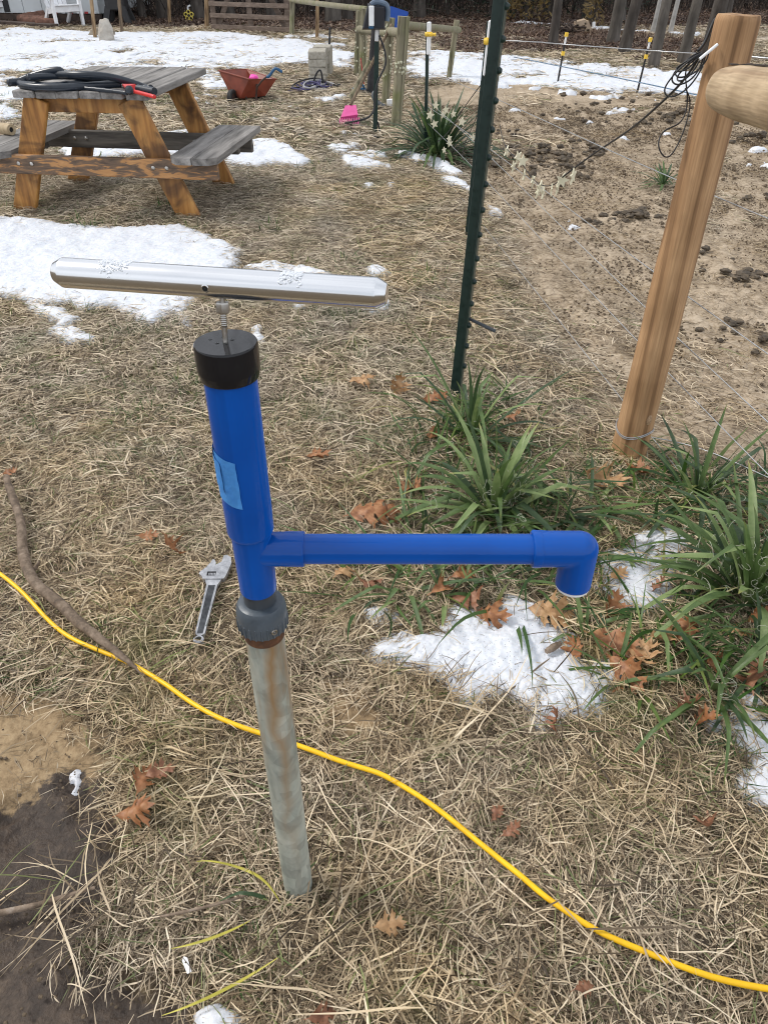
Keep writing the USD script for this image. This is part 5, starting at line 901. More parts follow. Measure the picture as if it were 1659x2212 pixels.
for k, m_ in enumerate([mat('purple_rope', (.05, .045, .12), 40, .8), cord_m, mat('grey_rope', (.35, .35, .36), 40, .8), mat('purple_rope', (.05, .045, .12), 40, .8)]):
    c = GG(672 + 4 * k, 190); obj('strand', tube(spline([c + np.array([g.normal(0, .13), g.normal(0, .16), .02 + .05 * g.random()]) for _ in range(12)], 110), .010, 7), m_, RT, smooth=True)
c = GG(691, 188); obj('loop', tube(spline([c + [-.03, 0, .03], c + [-.03, 0, .16], c + [0.01, 0, .19], c + [.03, 0, .15], c + [.03, 0, .02]], 20), .011, 7), cord_m, RT, smooth=True)

# ------------------------------------------------------------------ concrete blocks, cart, picnic table
conc = mat('grey_concrete', [(.3, (.24, .22, .18)), (.5, (.36, .335, .28)), (.7, (.44, .41, .35))], 30, .9, bump=.003)
CB = G(686, 178); cw_ = 38 * proj(CB)[2] / FPX; ct_ = aty(686, 110, CB[1])[2]; bh = ct_ / 4
for k, nm in enumerate(('bottom', 'second', 'third', 'topmost')):
    t = trimesh.creation.box((cw_, cw_ * 2, bh * .985)); t = boxm((0, 0, 0), (cw_ * (1 - .004 * k), cw_ * 1.7, bh * .985), rotm(.06 * ((k % 2) - .4)), .008); t.apply_translation(CB + np.array([.004 * (k % 3), cw_ * .85, bh * (k + .5)]))
    obj('concrete_block', t, conc, label=f'{nm} concrete block of the front column in the little stack' if k else 'lowest concrete block of the front column in the little stack', cat='concrete block', group='stacked concrete blocks')
t = boxm(CB + np.array([.045, cw_ * 2.5, bh * 2.05]), (cw_, cw_ * 1.3, bh * 4.15), rotm(-.05), .008); obj('concrete_block', t, conc, label='pale block column just behind the little concrete stack', cat='concrete block', group='stacked concrete blocks')

CTB = G(540, 222); k_ = proj(CTB)[2] / FPX
redm = mat('faded_red_paint', [(.25, (.10, .022, .012)), (.5, (.2, .042, .022)), (.75, (.25, .062, .032))], 6, .5, bump=.0006, rvar=.12); dkred = mat('dark_frame_paint', [(.3, (.02, .012, .01)), (.7, (.06, .03, .022))], 20, .6); rubber = mat('black_rubber', [(.3, (.012, .012, .012)), (.7, (.03, .028, .026))], 30, .8, bump=.001)
cart = thing('dump_cart', 'small rusty red dump cart standing on the straw by the table', 'cart', CTB)
YC = CTB[1]; far_ = .52
def cp(x, y, dy=0): return aty(x, y, YC + dy)
rim = [cp(472, 151, .16), cp(538, 170, -.10), cp(597, 170, .10), cp(533, 149, .48)]
zt = np.mean([p[2] for p in rim]); cen = np.mean(rim, 0)
bot = [cp(498, 203, .14), cp(518, 212, -.02), cp(573, 206, .06), cp(552, 200, .30)]
def shell(A, B, th=.01):
    A, B = np.array(A), np.array(B); c = (A.mean(0) + B.mean(0)) / 2; out = np.vstack([A, B]); inn = out + (c - out) / np.linalg.norm(c - out, axis=1)[:, None] * th; inn[:4, 2] = out[:4, 2]
    V = np.vstack([out, inn]); q = []
    for k in range(4):
        n = (k + 1) % 4; q += [(k, n, 4 + n, 4 + k), (8 + n, 8 + k, 12 + k, 12 + n), (n, k, 8 + k, 8 + n)]
    q += [(4, 5, 6, 7), (15, 14, 13, 12)]; F = [t for a, b, c_, d in q for t in ((a, b, c_), (a, c_, d))]
    return V, np.array(F)
obj('tub', shell(rim, bot), redm, cart, smooth=15)
obj('rim', tube(np.array([rim[0], rim[1], rim[2], rim[3], rim[0]]), .009, 8), redm, cart)
def wheel(c, ax, r, w):
    wt = obj('wheel', lathe([(r * .55, -w * .4), (r * .9, -w * .5), (r, -w * .3), (r, w * .3), (r * .9, w * .5), (r * .55, w * .4)], c, ax, 28), rubber, cart)
    obj('hub', lathe([(.001, -w * .42), (r * .18, -w * .42), (r * .2, -w * .3), (r * .56, -w * .25), (r * .56, w * .25), (r * .2, w * .3), (r * .18, w * .42), (.001, w * .42)], c, ax, 24), dkred, wt)
for px, py, dy, rw in ((502, 210, -.02, 16 * k_), (566, 215, .14, 13 * k_)):
    c = cp(px, py, dy); wheel(c, (1, -.35, 0), rw, .055)
obj('leg', tube(np.array([cp(555, 180, -.05), cp(553, 226, -.08)]), .010, 8), dkred, cart); obj('leg', tube(np.array([cp(527, 200, .02), cp(541, 226, -.06)]), .009, 8), dkred, cart); obj('foot_bar', tube(np.array([cp(541, 226, -.06), cp(553, 226, -.08)]), .010, 8), dkred, cart)
obj('handle_bar', tube(np.array([cp(553, 206, -.06), cp(556, 186, -.12), cp(566, 173, -.16), cp(590, 153, -.2)]), .010, 8), dkred, cart)
obj('grip', tube(spline([cp(577, 164, -.18), cp(590, 151, -.2), cp(596, 147, -.2), cp(603, 150, -.2), cp(610, 154, -.2)], 20), .015, 10), mat('blue_grip', (.02, .09, .2), 20, .5), cart, smooth=True)
obj('pink_toy', trimesh.Trimesh(lump(1, 3, 3, .75, .25).vertices * .05 + cp(548, 167, .03), lump(1, 3, 3, .75, .25).faces), mat('hot_pink_plastic', (.85, .08, .42), 20, .4), label='hot pink plastic lump lying in the red cart', cat='toy', smooth=True)

grey_board = {}
def board_mat(nm, cols, st):
    return mat(nm, cols, 1.0, .85, bump=.004, stretch=st, detail=7, nrough=.65, rnd=.14, bscale=2.0)
gtop = board_mat('weathered_grey_board', [(.28, (.06, .055, .05)), (.45, (.17, .16, .15)), (.6, (.26, .245, .23)), (.75, (.35, .335, .31))], (22, 2.2, 22))
gside = board_mat('dark_weathered_board', [(.28, (.035, .032, .028)), (.45, (.09, .08, .07)), (.6, (.16, .145, .125)), (.75, (.24, .2, .16))], (2.2, 22, 22))
def leg_mat():
    n = {'tc': ('texture_coordinate', {}), 'mp': ('mapping', {'scale': (30, 30, 2.5)}), 'n': ('noise_texture', {'scale': 1.0, 'detail': 5.0}), 'nb': ('noise_texture', {'scale': 5.0, 'detail': 4.0, 'distortion': 1.0}), 'r': ('rgb_ramp', {'ramp': [(.3, (.18, .075, .018)), (.5, (.35, .165, .04)), (.7, (.46, .25, .075))]}), 'd': ('rgb_ramp', {'ramp': [(.36, (.3, .26, .22)), (.5, (.9, .88, .85)), (.65, (1.1, 1.05, 1))]}), 'm': ('mix_color', {'blend_type': 'multiply', 'fac': 1.0}), 'oi': ('object_info', {}), 'p': ('principled_bsdf', {'roughness': .55}), 'b': ('bump', {'strength': .4, 'distance': .002})}
    return usdkit.material(stage, LK + 'stained_orange_wood', n, [('tc.object', 'mp.vector'), ('mp.vector', 'n.vector'), ('tc.object', 'nb.vector'), ('n.fac', 'r.fac'), ('nb.fac', 'd.fac'), ('r.color', 'm.a'), ('d.color', 'm.b'), ('m.result', 'p.base_color'), ('n.fac', 'b.height'), ('b.normal', 'p.normal')], surface='p.BSDF')
legm = leg_mat()
peel_m = usdkit.material(stage, LK + 'peeling_beam_wood', {'tc': ('texture_coordinate', {}), 'mp': ('mapping', {'scale': (4, 20, 20)}), 'n': ('noise_texture', {'scale': 1.4, 'detail': 6.0, 'roughness': .6, 'distortion': .8}), 'r': ('rgb_ramp', {'ramp': [(.3, (.06, .04, .028)), (.46, (.13, .085, .055)), (.52, (.18, .11, .065)), (.55, (.40, .20, .075)), (.72, (.5, .27, .11))]}), 'p': ('principled_bsdf', {'roughness': .75}), 'b': ('bump', {'strength': .5, 'distance': .003})},
    [('tc.object', 'mp.vector'), ('mp.vector', 'n.vector'), ('n.fac', 'r.fac'), ('r.color', 'p.base_color'), ('n.fac', 'b.height'), ('b.normal', 'p.normal')], surface='p.BSDF')
TY = -.135; TO = np.array([-1.866, 5.319, 0])
tab = thing('picnic_table', 'wooden picnic table with grey weathered top and orange stained legs', 'picnic table', TO, TY)
g = np.random.default_rng(4); TZ, HW_, TH = .745, .43, .04
y0, y1 = -.03, 1.12; nb = 6; bw = 2 * HW_ / nb
for k in range(nb):
    o = obj('top_board', boxm((-HW_ + bw * (k + .5), (y0 + y1) / 2 + g.normal(0, .012), TZ - TH / 2 + g.normal(0, .003)), (bw - .007, y1 - y0, TH), rotm(g.normal(0, .003)), .005), gtop, tab, local=True)
for yy in (.06, .86):
    obj('top_brace', boxm((0, yy, TZ - TH - .045), (.74, .038, .085), None, .004), legm, tab, local=True)
    s = 1 if yy < .4 else 1
    for sx in (-1, 1):
        a, b = np.array([sx * .592, yy - .04, -.02]), np.array([sx * .30, yy - .04, TZ - TH - .005])
        lg = obj('leg', bar(a, b, .15, .040, (0, 1, 0), .005), legm, tab, local=True)
    bm = obj('seat_beam', boxm((0, yy - .081, .318), (1.66, .040, .115), None, .005), peel_m if yy < .4 else gside, tab, local=True)
    for sx in (-1, 1):
        for q in (-.045, .045): obj('bolt', lathe([(.013, 0), (.013, .005), (.007, .010), (.001, .011)], (sx * .455 + q, yy - .101, .325), (0, -1, 0), 12), steel_m, bm, local=True)
SZ = .40
for sx in (-1, 1):
    for k, (xa, xb) in enumerate(((.535, .685), (.692, .842))):
        xa, xb = sorted((sx * xa, sx * xb)); ch = .05
        pl = Polygon([(xa + (ch if (k == 0) == (sx > 0) else 0), -.10), (xb - (ch if (k == 1) == (sx > 0) else 0), -.10), (xb, -.04), (xb, .97), (xa, .97), (xa, -.04)]); t = ext(pl, .04, SZ - .04); obj('seat_board', t, gtop, tab, local=True)
    obj('seat_cleat', boxm((sx * .69, .45, SZ - .062), (.28, .05, .04)), gside, tab, local=True)
tw = lambda x, y, z: TO + rotm(TY) @ np.array([x, y, 0]) + np.array([0, 0, z])
def ontable(x, y, up=0.0): return G(x, y, TZ + up)
hose_m = mat('black_rubber_hose', [(.3, (.008, .012, .018)), (.7, (.016, .022, .032))], 12, .32, rvar=.08); redp = mat('red_handle_plastic', [(.3, (.52, .025, .025)), (.7, (.66, .04, .035))], 20, .4)
hs = thing('hose', 'thick black rubber hose with a red clamp lying on the picnic table', 'hose', ontable(180, 180))
cl = [(18, 171, .03), (50, 168, .03), (110, 156, .06), (165, 154, .08), (230, 158, .07), (280, 170, .03), (325, 184, .03)]
obj('coil', tube(spline([ontable(x, y + 6, u) for x, y, u in cl], 60), .021, 12), hose_m, hs, smooth=True)
obj('coil', tube(spline([ontable(x, y, u) for x, y, u in ((60, 166, .07), (130, 163, .06), (200, 166, .05), (262, 172, .03), (200, 176, .02), (120, 184, .02), (60, 182, .02), (40, 176, .025), (60, 166, .05), (130, 158, .07))], 90), .020, 12), hose_m, hs, smooth=True)
obj('coil', tube(spline([ontable(x, y, .02) for x, y in ((42, 178), (70, 186), (130, 188), (200, 184), (262, 180))], 50), .022, 12), hose_m, hs, smooth=True)
obj('thin_pipe', tube(spline([ontable(x, y, .012) for x, y in ((180, 189), (220, 193), (274, 200))], 20), .012, 10), hose_m, hs, smooth=True)
obj('red_clamp', trimesh.convex.convex_hull(np.array([ontable(x, y, u) for x, y, u in ((264, 184, .01), (294, 184, .01), (300, 197, .0), (278, 199, .0), (264, 180, .045), (292, 180, .045), (270, 186, .05))])), redp, hs, smooth=20)
obj('red_lever', tube(spline([ontable(x, y, .015) for x, y in ((290, 196), (312, 202), (334, 208))], 12), .011, 10), redp, hs, smooth=True)
obj('black_knob', lathe([(.001, 0), (.022, 0), (.024, .02), (.018, .03), (.001, .032)], ontable(281, 196, .03), (0, -.8, .6), 18), hose_m, hs); obj('hose_end', tube(np.array([ontable(298, 190, .03), ontable(334, 196, .03)]), .021, 12), hose_m, hs)
rollm = mat('tan_roll', [(.3, (.36, .27, .16)), (.7, (.5, .4, .26))], 30, .8); rc = G(18, 290, SZ) + np.array([0, 0, .036]); rdx = np.array([.85, -.5, 0]); rdx /= np.linalg.norm(rdx)
rt_ = thing('log_roll', 'short tan hollow roll lying on the left bench', 'roll', rc); obj('tube', lathe([(.017, .05), (.034, .05), (.036, .046), (.036, -.07), (.017, -.07), (.017, .05)], rc, rdx, 28), rollm, rt_); obj('core', lathe([(.001, .042), (.0165, .042)], rc, rdx, 24), rubber, rt_)

# ------------------------------------------------------------------ manure heaps in the paddock
dung_m = mat('dark_manure', [(.3, (.03, .023, .016)), (.55, (.085, .063, .04)), (.75, (.19, .14, .085))], 25, .75, bump=.004)
for k, (x, y, n, R, s0_, s1_, lb) in enumerate([(1365, 470, 20, .10, .022, .045, 'dark manure heap in mid paddock left of the wooden post'), (1595, 602, 14, .085, .022, .032, 'cluster of round black droppings right of the wooden post'), (1175, 352, 46, .24, .018, .04, 'wide manure heap below the star lights'), (1180, 328, 26, .2, .02, .04, 'manure scatter just behind the star light heap'), (1235, 326, 20, .22, .02, .045, 'flat manure patch along the middle of the paddock'), (1495, 262, 34, .26, .025, .055, 'manure heap behind the leaning wooden post'), (1530, 545, 8, .07, .018, .03, 'small dung lumps touching the right side of the wooden post'), (1640, 742, 14, .09, .016, .03, 'crumbled dung at the right picture edge'), (1598, 706, 6, .05, .016, .026, 'two dark clods right of the wooden post foot'), (1250, 246, 24, .5, .015, .04, 'dark dung band near the far edge of the paddock'), (1420, 236, 24, .5, .015, .04, 'dung band in front of the thin black stakes'), (1640, 310, 20, .2, .02, .045, 'dark dung patch under the log rail'), (1100, 300, 16, .2, .02, .04, 'loose dung right of the big dark yucca'), (1650, 430, 8, .1, .02, .04, 'small dung patch at the right edge of the upper paddock')]):
    g = np.random.default_rng(700 + k); B = GG(x, y); t = thing('manure_heap', lb, 'manure', B)
    for q in range(n):
        r = g.uniform(s0_ * .5, s1_ * .72); m = lump(r * 1.2, 900 + k * 60 + q, 2, .55, .8); p = B + np.array([g.normal(0, R), g.normal(0, R * .75), 0]); hh = max(0, 1 - np.hypot(*(p - B)[:2]) / (R * 1.3)) * g.random() * R * .5
        m.apply_translation((p[0], p[1], float(gz(p[0], p[1])) + r * .5 + hh)); obj('lump', m, dung_m, t, smooth=True)
for k, (x, y, r) in enumerate([(1212, 405, .03), (1252, 383, .022), (1268, 386, .02), (1150, 382, .03)]):
    p = GG(x, y); m = lump(r, 60 + k, 2, .9, .25); m.apply_translation(p + [0, 0, r * .7]); obj('dung_ball', m, dung_m, label=['single round dropping just below the star lights', 'single dropping right of the star lights', 'rightmost of the two droppings right of the star lights', 'single dropping hidden among the left stars'][k], cat='manure', smooth=True)

# ------------------------------------------------------------------ thin stakes, far wires
stake_m = mat('black_stake', (.012, .012, .013), 20, .5)
for base, top, ys_, lb in (((1203, 186), (1224, 71), (73, 113), 'thin black fence stake with yellow clips, left of the two'), ((1376, 199), (1406, 79), (84, 120), 'thin black fence stake with yellow clips, right of the two')):
    B = G(*base); T = aty(*top, B[1]); t = thing('fence_stake', lb, 'stake', B); D = (T - B); obj('shaft', tube(np.array([B - D * .05, B + D * .8]), .012, 8), stake_m, t); obj('white_top', tube(np.array([B + D * .8, T]), .012, 8), white_pvc, t)
    for y in ys_:
        f = (base[1] - y) / (base[1] - top[1]); obj('clip', lathe([(.001, -.022), (.022, -.022), (.022, .022), (.001, .022)], B + D * f, D, 12), yel_m, t)
obj('far_wire', tube(spline([aty(1040, 84, 11), aty(1172, 90, 10), aty(1224, 95, 9), aty(1406, 108, 8.6), aty(1530, 115, 7), aty(1700, 128, 5)], 50), .005, 5), wire_m, label='pale wire strung between the two thin black stakes', cat='wire', smooth=True)
obj('far_wire', tube(spline([aty(1110, 122, 10), aty(1300, 160, 8.8), aty(1502, 203, 6.8), aty(1660, 240, 5)], 50), .005, 5), mat('blue_wire', (.12, .2, .3), 20, .5), label='bluish wire running low across the far snow', cat='wire', smooth=True)

# ------------------------------------------------------------------ the far yard
def pole(lb, base, top, w, m, seed): return opost(lb, base, top, w, w * .95, m, 10, None, 'pole', seed)
pole('slim tan pole right of the white garden chair', (206, 82), (196, -14), 8, tan_pole, 21); pole('slim brown pole in front of the black bench', (264, 73), (256, -14), 7.5, brown_pole, 22); pole('tan pole between black bench and yellow flower', (367, 52), (364, -14), 7.5, tan_pole, 23)
opost('tan gate post on the left side of the wooden gate', (447, 63), (446, -14), 9, 9, tan_pole, 10, seed=24); opost('grey gate post on the right side of the wooden gate', (630, 77), (632, -14), 11, 11, grey_post, 10, seed=25); pole('rusty orange pole right of the wooden gate', (685, 85), (686, -14), 8, tan_pole, 26); pole('thin dark stake left of the paired old posts', (711, 108), (713, 58), 5, stake_m, 27)
gray_b = board_mat('gate_board', [(.3, (.09, .065, .05)), (.5, (.15, .11, .085)), (.7, (.22, .17, .135))], (2, 20, 20))
GA, GB = G(458, 66), G(627, 74); gt_ = thing('wooden_gate', 'brown wooden field gate with horizontal boards and diagonal braces', 'gate', GA)
gd_ = GB - GA; gl = np.linalg.norm(gd_); gdn = gd_ / gl; gnm = np.array([-gdn[1], gdn[0], 0])
for k in range(7): z = .08 + k * .19; obj('board', bar(GA + [0, 0, z], GB + [0, 0, z], .03, .075, (0, 0, 1)), gray_b, gt_)
for q in (.03, .5, .97): obj('upright', bar(GA + gd_ * q + gnm * .035 + [0, 0, .02], GA + gd_ * q + gnm * .035 + [0, 0, 1.32], .11, .032, gnm), gray_b, gt_)
for a, b in ((.06, .47), (.94, .53)): obj('diagonal_brace', bar(GA + gd_ * a + gnm * .072 + [0, 0, .05], GA + gd_ * b + gnm * .072 + [0, 0, 1.3], .10, .03, gnm), gray_b, gt_)
wallm = mat('pale_shed_panel', [(.3, (.50, .53, .54)), (.7, (.6, .63, .64))], 1.5, .6, rvar=.1); dkw = mat('dark_brown_wood', [(.3, (.03, .02, .015)), (.7, (.09, .06, .045))], 10, .85)
SA, SBx = G(-140, 46), G(219, 50); shed = thing('white_shed', 'pale white panelled shed at the upper left of the yard', 'shed', SA); sd_ = SBx - SA; sl_ = np.linalg.norm(sd_); sn_ = sd_ / sl_; sb_ = np.array([-sn_[1], sn_[0], 0])
npan = 9
for k in range(npan): obj('wall_panel', bar(SA + sd_ * ((k + .012) / npan) + [0, 0, 1.28] + sb_ * .03, SA + sd_ * ((k + .988) / npan) + [0, 0, 1.28] + sb_ * .03, .05, 2.2, (0, 0, 1), .008), wallm, shed)
obj('side_wall', boxm(SBx + sb_ * 1.5 + [0, 0, 1.28] - sn_ * .03, (.05, 2.9, 2.2), np.stack([sn_, sb_, [0, 0, 1]], 1)), wallm, shed); obj('back_wall', bar(SA + sb_ * 3 + [0, 0, 1.28], SBx + sb_ * 3 + [0, 0, 1.28], .05, 2.2), wallm, shed)
obj('base_skid', bar(SA + [0, 0, .09] + sb_ * .06, SBx + [0, 0, .09] + sb_ * .06, .1, .16), dkw, shed); obj('roof', trimesh.convex.convex_hull(np.array([p + q for p in (SA - sn_ * .2, SBx + sn_ * .2) for q in (np.array([0, 0, 2.38]) - sb_ * .25, np.array([0, 0, 2.44]) - sb_ * .25, sb_ * 1.5 + [0, 0, 3.1], sb_ * 3.3 + [0, 0, 2.38], sb_ * 3.3 + [0, 0, 2.44])])), mat('grey_roof_metal', (.25, .26, .27), 5, .5), shed)
for k in range(9): obj('red_trim', bar(SA + sd_ * (.60 + .045 * k) + [0, 0, .2] - sb_ * .012, SA + sd_ * (.62 + .045 * k) + [0, 0, .2] - sb_ * .012, .02, .04), mat('red_trim_paint', (.4, .05, .05), 10, .5) if k % 2 else white_pvc, shed)
obj('dark_doorway', bar(SA + sd_ * .44 + [0, 0, 1.0] - sb_ * .004, SA + sd_ * .475 + [0, 0, 1.0] - sb_ * .004, .012, 1.6), mat('dark_gap', (.02, .02, .022), 10, .8), shed)
chair_m = mat('white_chair_plastic', (.76, .77, .79), 10, .38)
def adirondack(lb, px, az, sc):
    B = G(*px); t = thing('garden_chair', lb, 'chair', B, az, group=None); k = sc
    P = lambda x, y, z: np.array([x, y, z]) * k
    for s in (-1, 1):
        obj('front_leg', trimesh.convex.convex_hull(np.array([P(s * .30 + a, -.30 + b, z) for a in (-.03 if z0 else -.022, .03 if z0 else .022) for b in (-.03, .03) for z in ([0] if not z0 else [.55])] if False else [P(s * .30 + a * (.7 if z == 0 else 1), -.30 + b, z) for a in (-.035, .035) for b in (-.035, .035) for z in (0, .56)])), chair_m, t, local=True, smooth=20)
        obj('rear_leg', bar(P(s * .26, .42, 0), P(s * .26, .05, .36), .05 * k, .08 * k, (0, 0, 1)), chair_m, t, local=True); obj('armrest', bar(P(s * .34, -.38, .57), P(s * .30, .34, .56), .13 * k, .03 * k), chair_m, t, local=True)
        obj('side_skirt', bar(P(s * .27, -.30, .34), P(s * .26, .10, .29), .03 * k, .11 * k), chair_m, t, local=True)
    obj('front_apron', bar(P(-.28, -.30, .34), P(.28, -.30, .34), .03 * k, .11 * k), chair_m, t, local=True)
    for q in range(5): y = -.30 + q * .11; obj('seat_slat', bar(P(-.27, y, .41 - q * .025), P(.27, y, .41 - q * .025), .095 * k, .022 * k), chair_m, t, local=True)
    for q in range(5): x = (q - 2) * .105; obj('back_slat', bar(P(x * .9, .13, .26), P(x * 1.15, .50, 1.06 - .05 * abs(q - 2)), .09 * k, .022 * k, (0, -1, .4)), chair_m, t, local=True)
    return t
adirondack('white plastic garden chair in front of the pale shed', (140, 56), .75, .95); adirondack('white plastic garden chair cut off by the left picture edge', (-6, 46), .5, 1.0)
logm = mat('split_firewood', [(.3, (.09, .045, .03)), (.6, (.2, .1, .07)), (.8, (.3, .18, .12))], 12, .9, bump=.01)
g = np.random.default_rng(3)
for k, (x, y, z, lb) in enumerate([(62, 52, .1, 'leftmost split log of the firewood by the shed'), (78, 50, .14, 'reddish split log on top of the firewood by the shed'), (92, 54, .1, 'rightmost split log of the firewood by the shed'), (72, 55, .08, 'lowest split log in front of the firewood by the shed'), (104, 58, .09, 'brown log lying beside the white garden chair')]):
    c = G(x, y) + np.array([0, 0, z]); a = g.uniform(-.6, .6); d = np.array([math.cos(a), math.sin(a), g.uniform(-.1, .25)]); obj('firewood_log', rough_log(np.array([c - d * .22 + d * .44 * q for q in np.linspace(0, 1, 8)]), np.full(8, .085), 10, .2, k), logm, label=lb, cat='log')
for k, (x, lb) in enumerate(((-30, 'dark plank lying along the foot of the shed'),)): obj('ground_plank', bar(G(-60, 50) + [0, 0, .05], G(120, 62) + [0, 0, .05], .2, .08), dkw, label=lb, cat='plank')
blk = mat('black_iron', [(.3, (.008, .008, .009)), (.7, (.022, .021, .021))], 10, .5)
BB = G(257, 52); kb = proj(BB)[2] / FPX; bn = thing('wood_stove', 'black iron stove on splayed legs beside the pale shed', 'stove', BB)
obj('body', boxm(BB + [0, .1, .42], (.40, .4, .34), None, .03), blk, bn); obj('flue', tube(np.array([BB + [-.05, .1, .55], BB + [-.05, .1, 1.8]]), .11, 14), blk, bn); obj('top_plate', boxm(BB + [0, .1, .61], (.46, .5, .04), None, .01), blk, bn)
for sx in (-1, 1):
    for sy in (-1, 1): obj('leg', bar(BB + [sx * .25, .1 + sy * .2, 0], BB + [sx * .15, .1 + sy * .15, .32], .12, .09, (0, 1, 0)), blk, bn)
FLc = G(408, 45); fl = thing('flower_ornament', 'yellow flower shaped yard ornament on a thin stake', 'ornament', FLc); fc = aty(408, 32, FLc[1]); Rf = 10 * proj(FLc)[2] / FPX; fy = mat('yellow_ornament', (.62, .5, .09), 20, .5)
for k in range(5):
    a = np.pi / 2 + k * 2 * np.pi / 5; c = fc + np.array([math.cos(a), 0, math.sin(a)]) * Rf * .66; aa = np.linspace(0, 2 * np.pi, 16); obj('petal', tube(c + Rf * .36 * np.stack([np.cos(aa), 0 * aa, np.sin(aa)], -1), Rf * .12, 6), fy, fl, smooth=True)
obj('centre', star(fc, Rf * .4, 0, 0, th=.03), blk, fl); obj('stake', tube(np.array([FLc, fc]), .008, 6), blk, fl); obj('hook', tube(spline([fc + [0, 0, Rf], fc + [.0, 0, Rf * 1.5], fc + [.06, 0, Rf * 1.8]], 8), .018, 6), white_pvc, fl)
stone_m = mat('pale_stone', [(.3, (.3, .27, .23)), (.7, (.52, .48, .42))], 8, .9, bump=.01)
sm = lump(1, 12, 3, 1, .3); obj('stone', trimesh.Trimesh(sm.vertices * np.array([.13, .12, .25]) + G(233, 92) + [0, 0, .12], sm.faces), stone_m, label='pale upright stone beside the slim tan pole', cat='stone', smooth=True); obj('stone', trimesh.Trimesh(sm.vertices * np.array([.25, .15, .12]) + G(222, 78) + [0, 0, .03], sm.faces), mat('brown_stone', (.2, .17, .13), 8, .9), label='low brown stone behind the pale upright one', cat='stone', smooth=True)
# blue bin, pallet, marker
bl = G(862, 62); bluebin = thing('blue_shelter', 'blue plastic roofed shelter behind the old posts', 'shelter', bl); bp = mat('royal_blue_plastic', (.012, .07, .36), 20, .45)
pts4 = [aty(x, y, bl[1] - 1.0 + dy) for dy in (0, .9) for x, y in ((838, 62), (866, 62), (882, 29), (882, 24), (846, 12), (838, 14))]
obj('body', trimesh.convex.convex_hull(np.array(pts4)), bp, bluebin, smooth=20)
cB = G(1258, 72); crate = thing('wooden_pallet', 'pale wooden pallet standing tilted by the far track', 'pallet', cB); cm = mat('pale_pallet_wood', [(.3, (.3, .22, .15)), (.7, (.44, .34, .24))], 10, .85); kk = proj(cB)[2] / FPX; YP = cB[1]
c4 = [aty(x, y, YP) for x, y in ((1242, 51), (1264, 45), (1271, 65), (1247, 71))]
for a, b in ((0, 1), (1, 2), (2, 3), (3, 0)): obj('frame_board', bar(c4[a], c4[b], .22, .09, np.cross(c4[b] - c4[a], [0, 1, 0])), cm, crate)
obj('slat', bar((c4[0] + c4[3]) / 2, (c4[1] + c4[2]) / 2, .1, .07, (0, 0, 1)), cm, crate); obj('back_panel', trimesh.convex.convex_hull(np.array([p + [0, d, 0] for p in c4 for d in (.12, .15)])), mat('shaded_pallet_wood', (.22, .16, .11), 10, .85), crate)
g = np.random.default_rng(2); obj('brush_heap', cat_([tube(spline([G(1226, 72) + np.array([g.normal(0, .16), g.normal(0, .2), abs(g.normal(.06, .07))]) for _ in range(3)], 8), .014, 5) for _ in range(30)]), dkw, label='dark heap of branches left of the tilted pallet', cat='branch heap', kind='stuff')
obj('marker_post', tube(np.array([G(1282, 64), aty(1283, 46, G(1282, 64)[1])]), .03, 8), white_pvc, label='small white marker post right of the tilted pallet', cat='marker')

# ------------------------------------------------------------------ trees
tb_m = mat('dark_tree_bark', [(.25, (.022, .018, .015)), (.5, (.06, .05, .042)), (.75, (.13, .115, .1))], 7, .95, bump=.02, stretch=(1, 1, .35), detail=6)
tb_l = mat('grey_tree_bark', [(.25, (.035, .03, .025)), (.5, (.085, .074, .062)), (.75, (.16, .14, .12))], 7, .95, bump=.02, stretch=(1, 1, .35), detail=6)
tb_p = mat('pale_tree_bark', [(.3, (.26, .25, .23)), (.7, (.42, .41, .39))], 6, .8, bump=.006)
def tree_geo(B, r, H, lean, g, limbs=7, depth=2, n=10):
    trunk = [B + np.array([lean[0] * t * H, lean[1] * t * H, t * H]) + (np.array([g.normal(0, .06), g.normal(0, .06), 0]) * H * .12 * t if t > .1 else 0) for t in np.linspace(-.01, 1, 12)]
    T = spline(trunk, 26); rad_ = r * np.interp(np.linspace(0, 1, 26), [0, .03, .1, 1], [1.35, 1.12, 1, .18]); br_ = []
    for k in range(limbs):
        i = int(26 * g.uniform(.3, .92)); a = g.uniform(0, 2 * np.pi); L = H * g.uniform(.18, .38) * (1.15 - i / 26); d = np.array([math.cos(a), math.sin(a), g.uniform(.4, 1.1)]); d /= np.linalg.norm(d)
        P = np.array([T[i] + d * L * q + np.array([0, 0, .25 * L * q * q]) + g.normal(0, .03, 3) * L * q for q in np.linspace(0, 1, 7)]); br_.append(tube(P, rad_[i] * np.linspace(.55, .06, 7), 6))
        for w in range(4):
            j = g.integers(2, 7); a2 = g.uniform(0, 2 * np.pi); d2 = d * .6 + np.array([math.cos(a2), math.sin(a2), g.uniform(0, .8)]) * .7; P2 = np.array([P[j] + d2 * L * .45 * q + g.normal(0, .02, 3) * L * q for q in np.linspace(0, 1, 5)]); br_.append(tube(P2, rad_[i] * np.linspace(.2, .03, 5), 4))
    return rough_log(T, rad_, n, .12, int(g.integers(999))), br_
g = np.random.default_rng(77)
def tree(lb, base, w, lean, m, H=9, name='tree'):
    B = G(*base); r = w / 2 * proj(B)[2] / FPX; t = thing(name, lb, 'tree', B); tr, br_ = tree_geo(B, r, H * g.uniform(.85, 1.15), lean, g); obj('trunk', tr, m, t, smooth=60); obj('crown', cat_(br_), m, t, smooth=60)
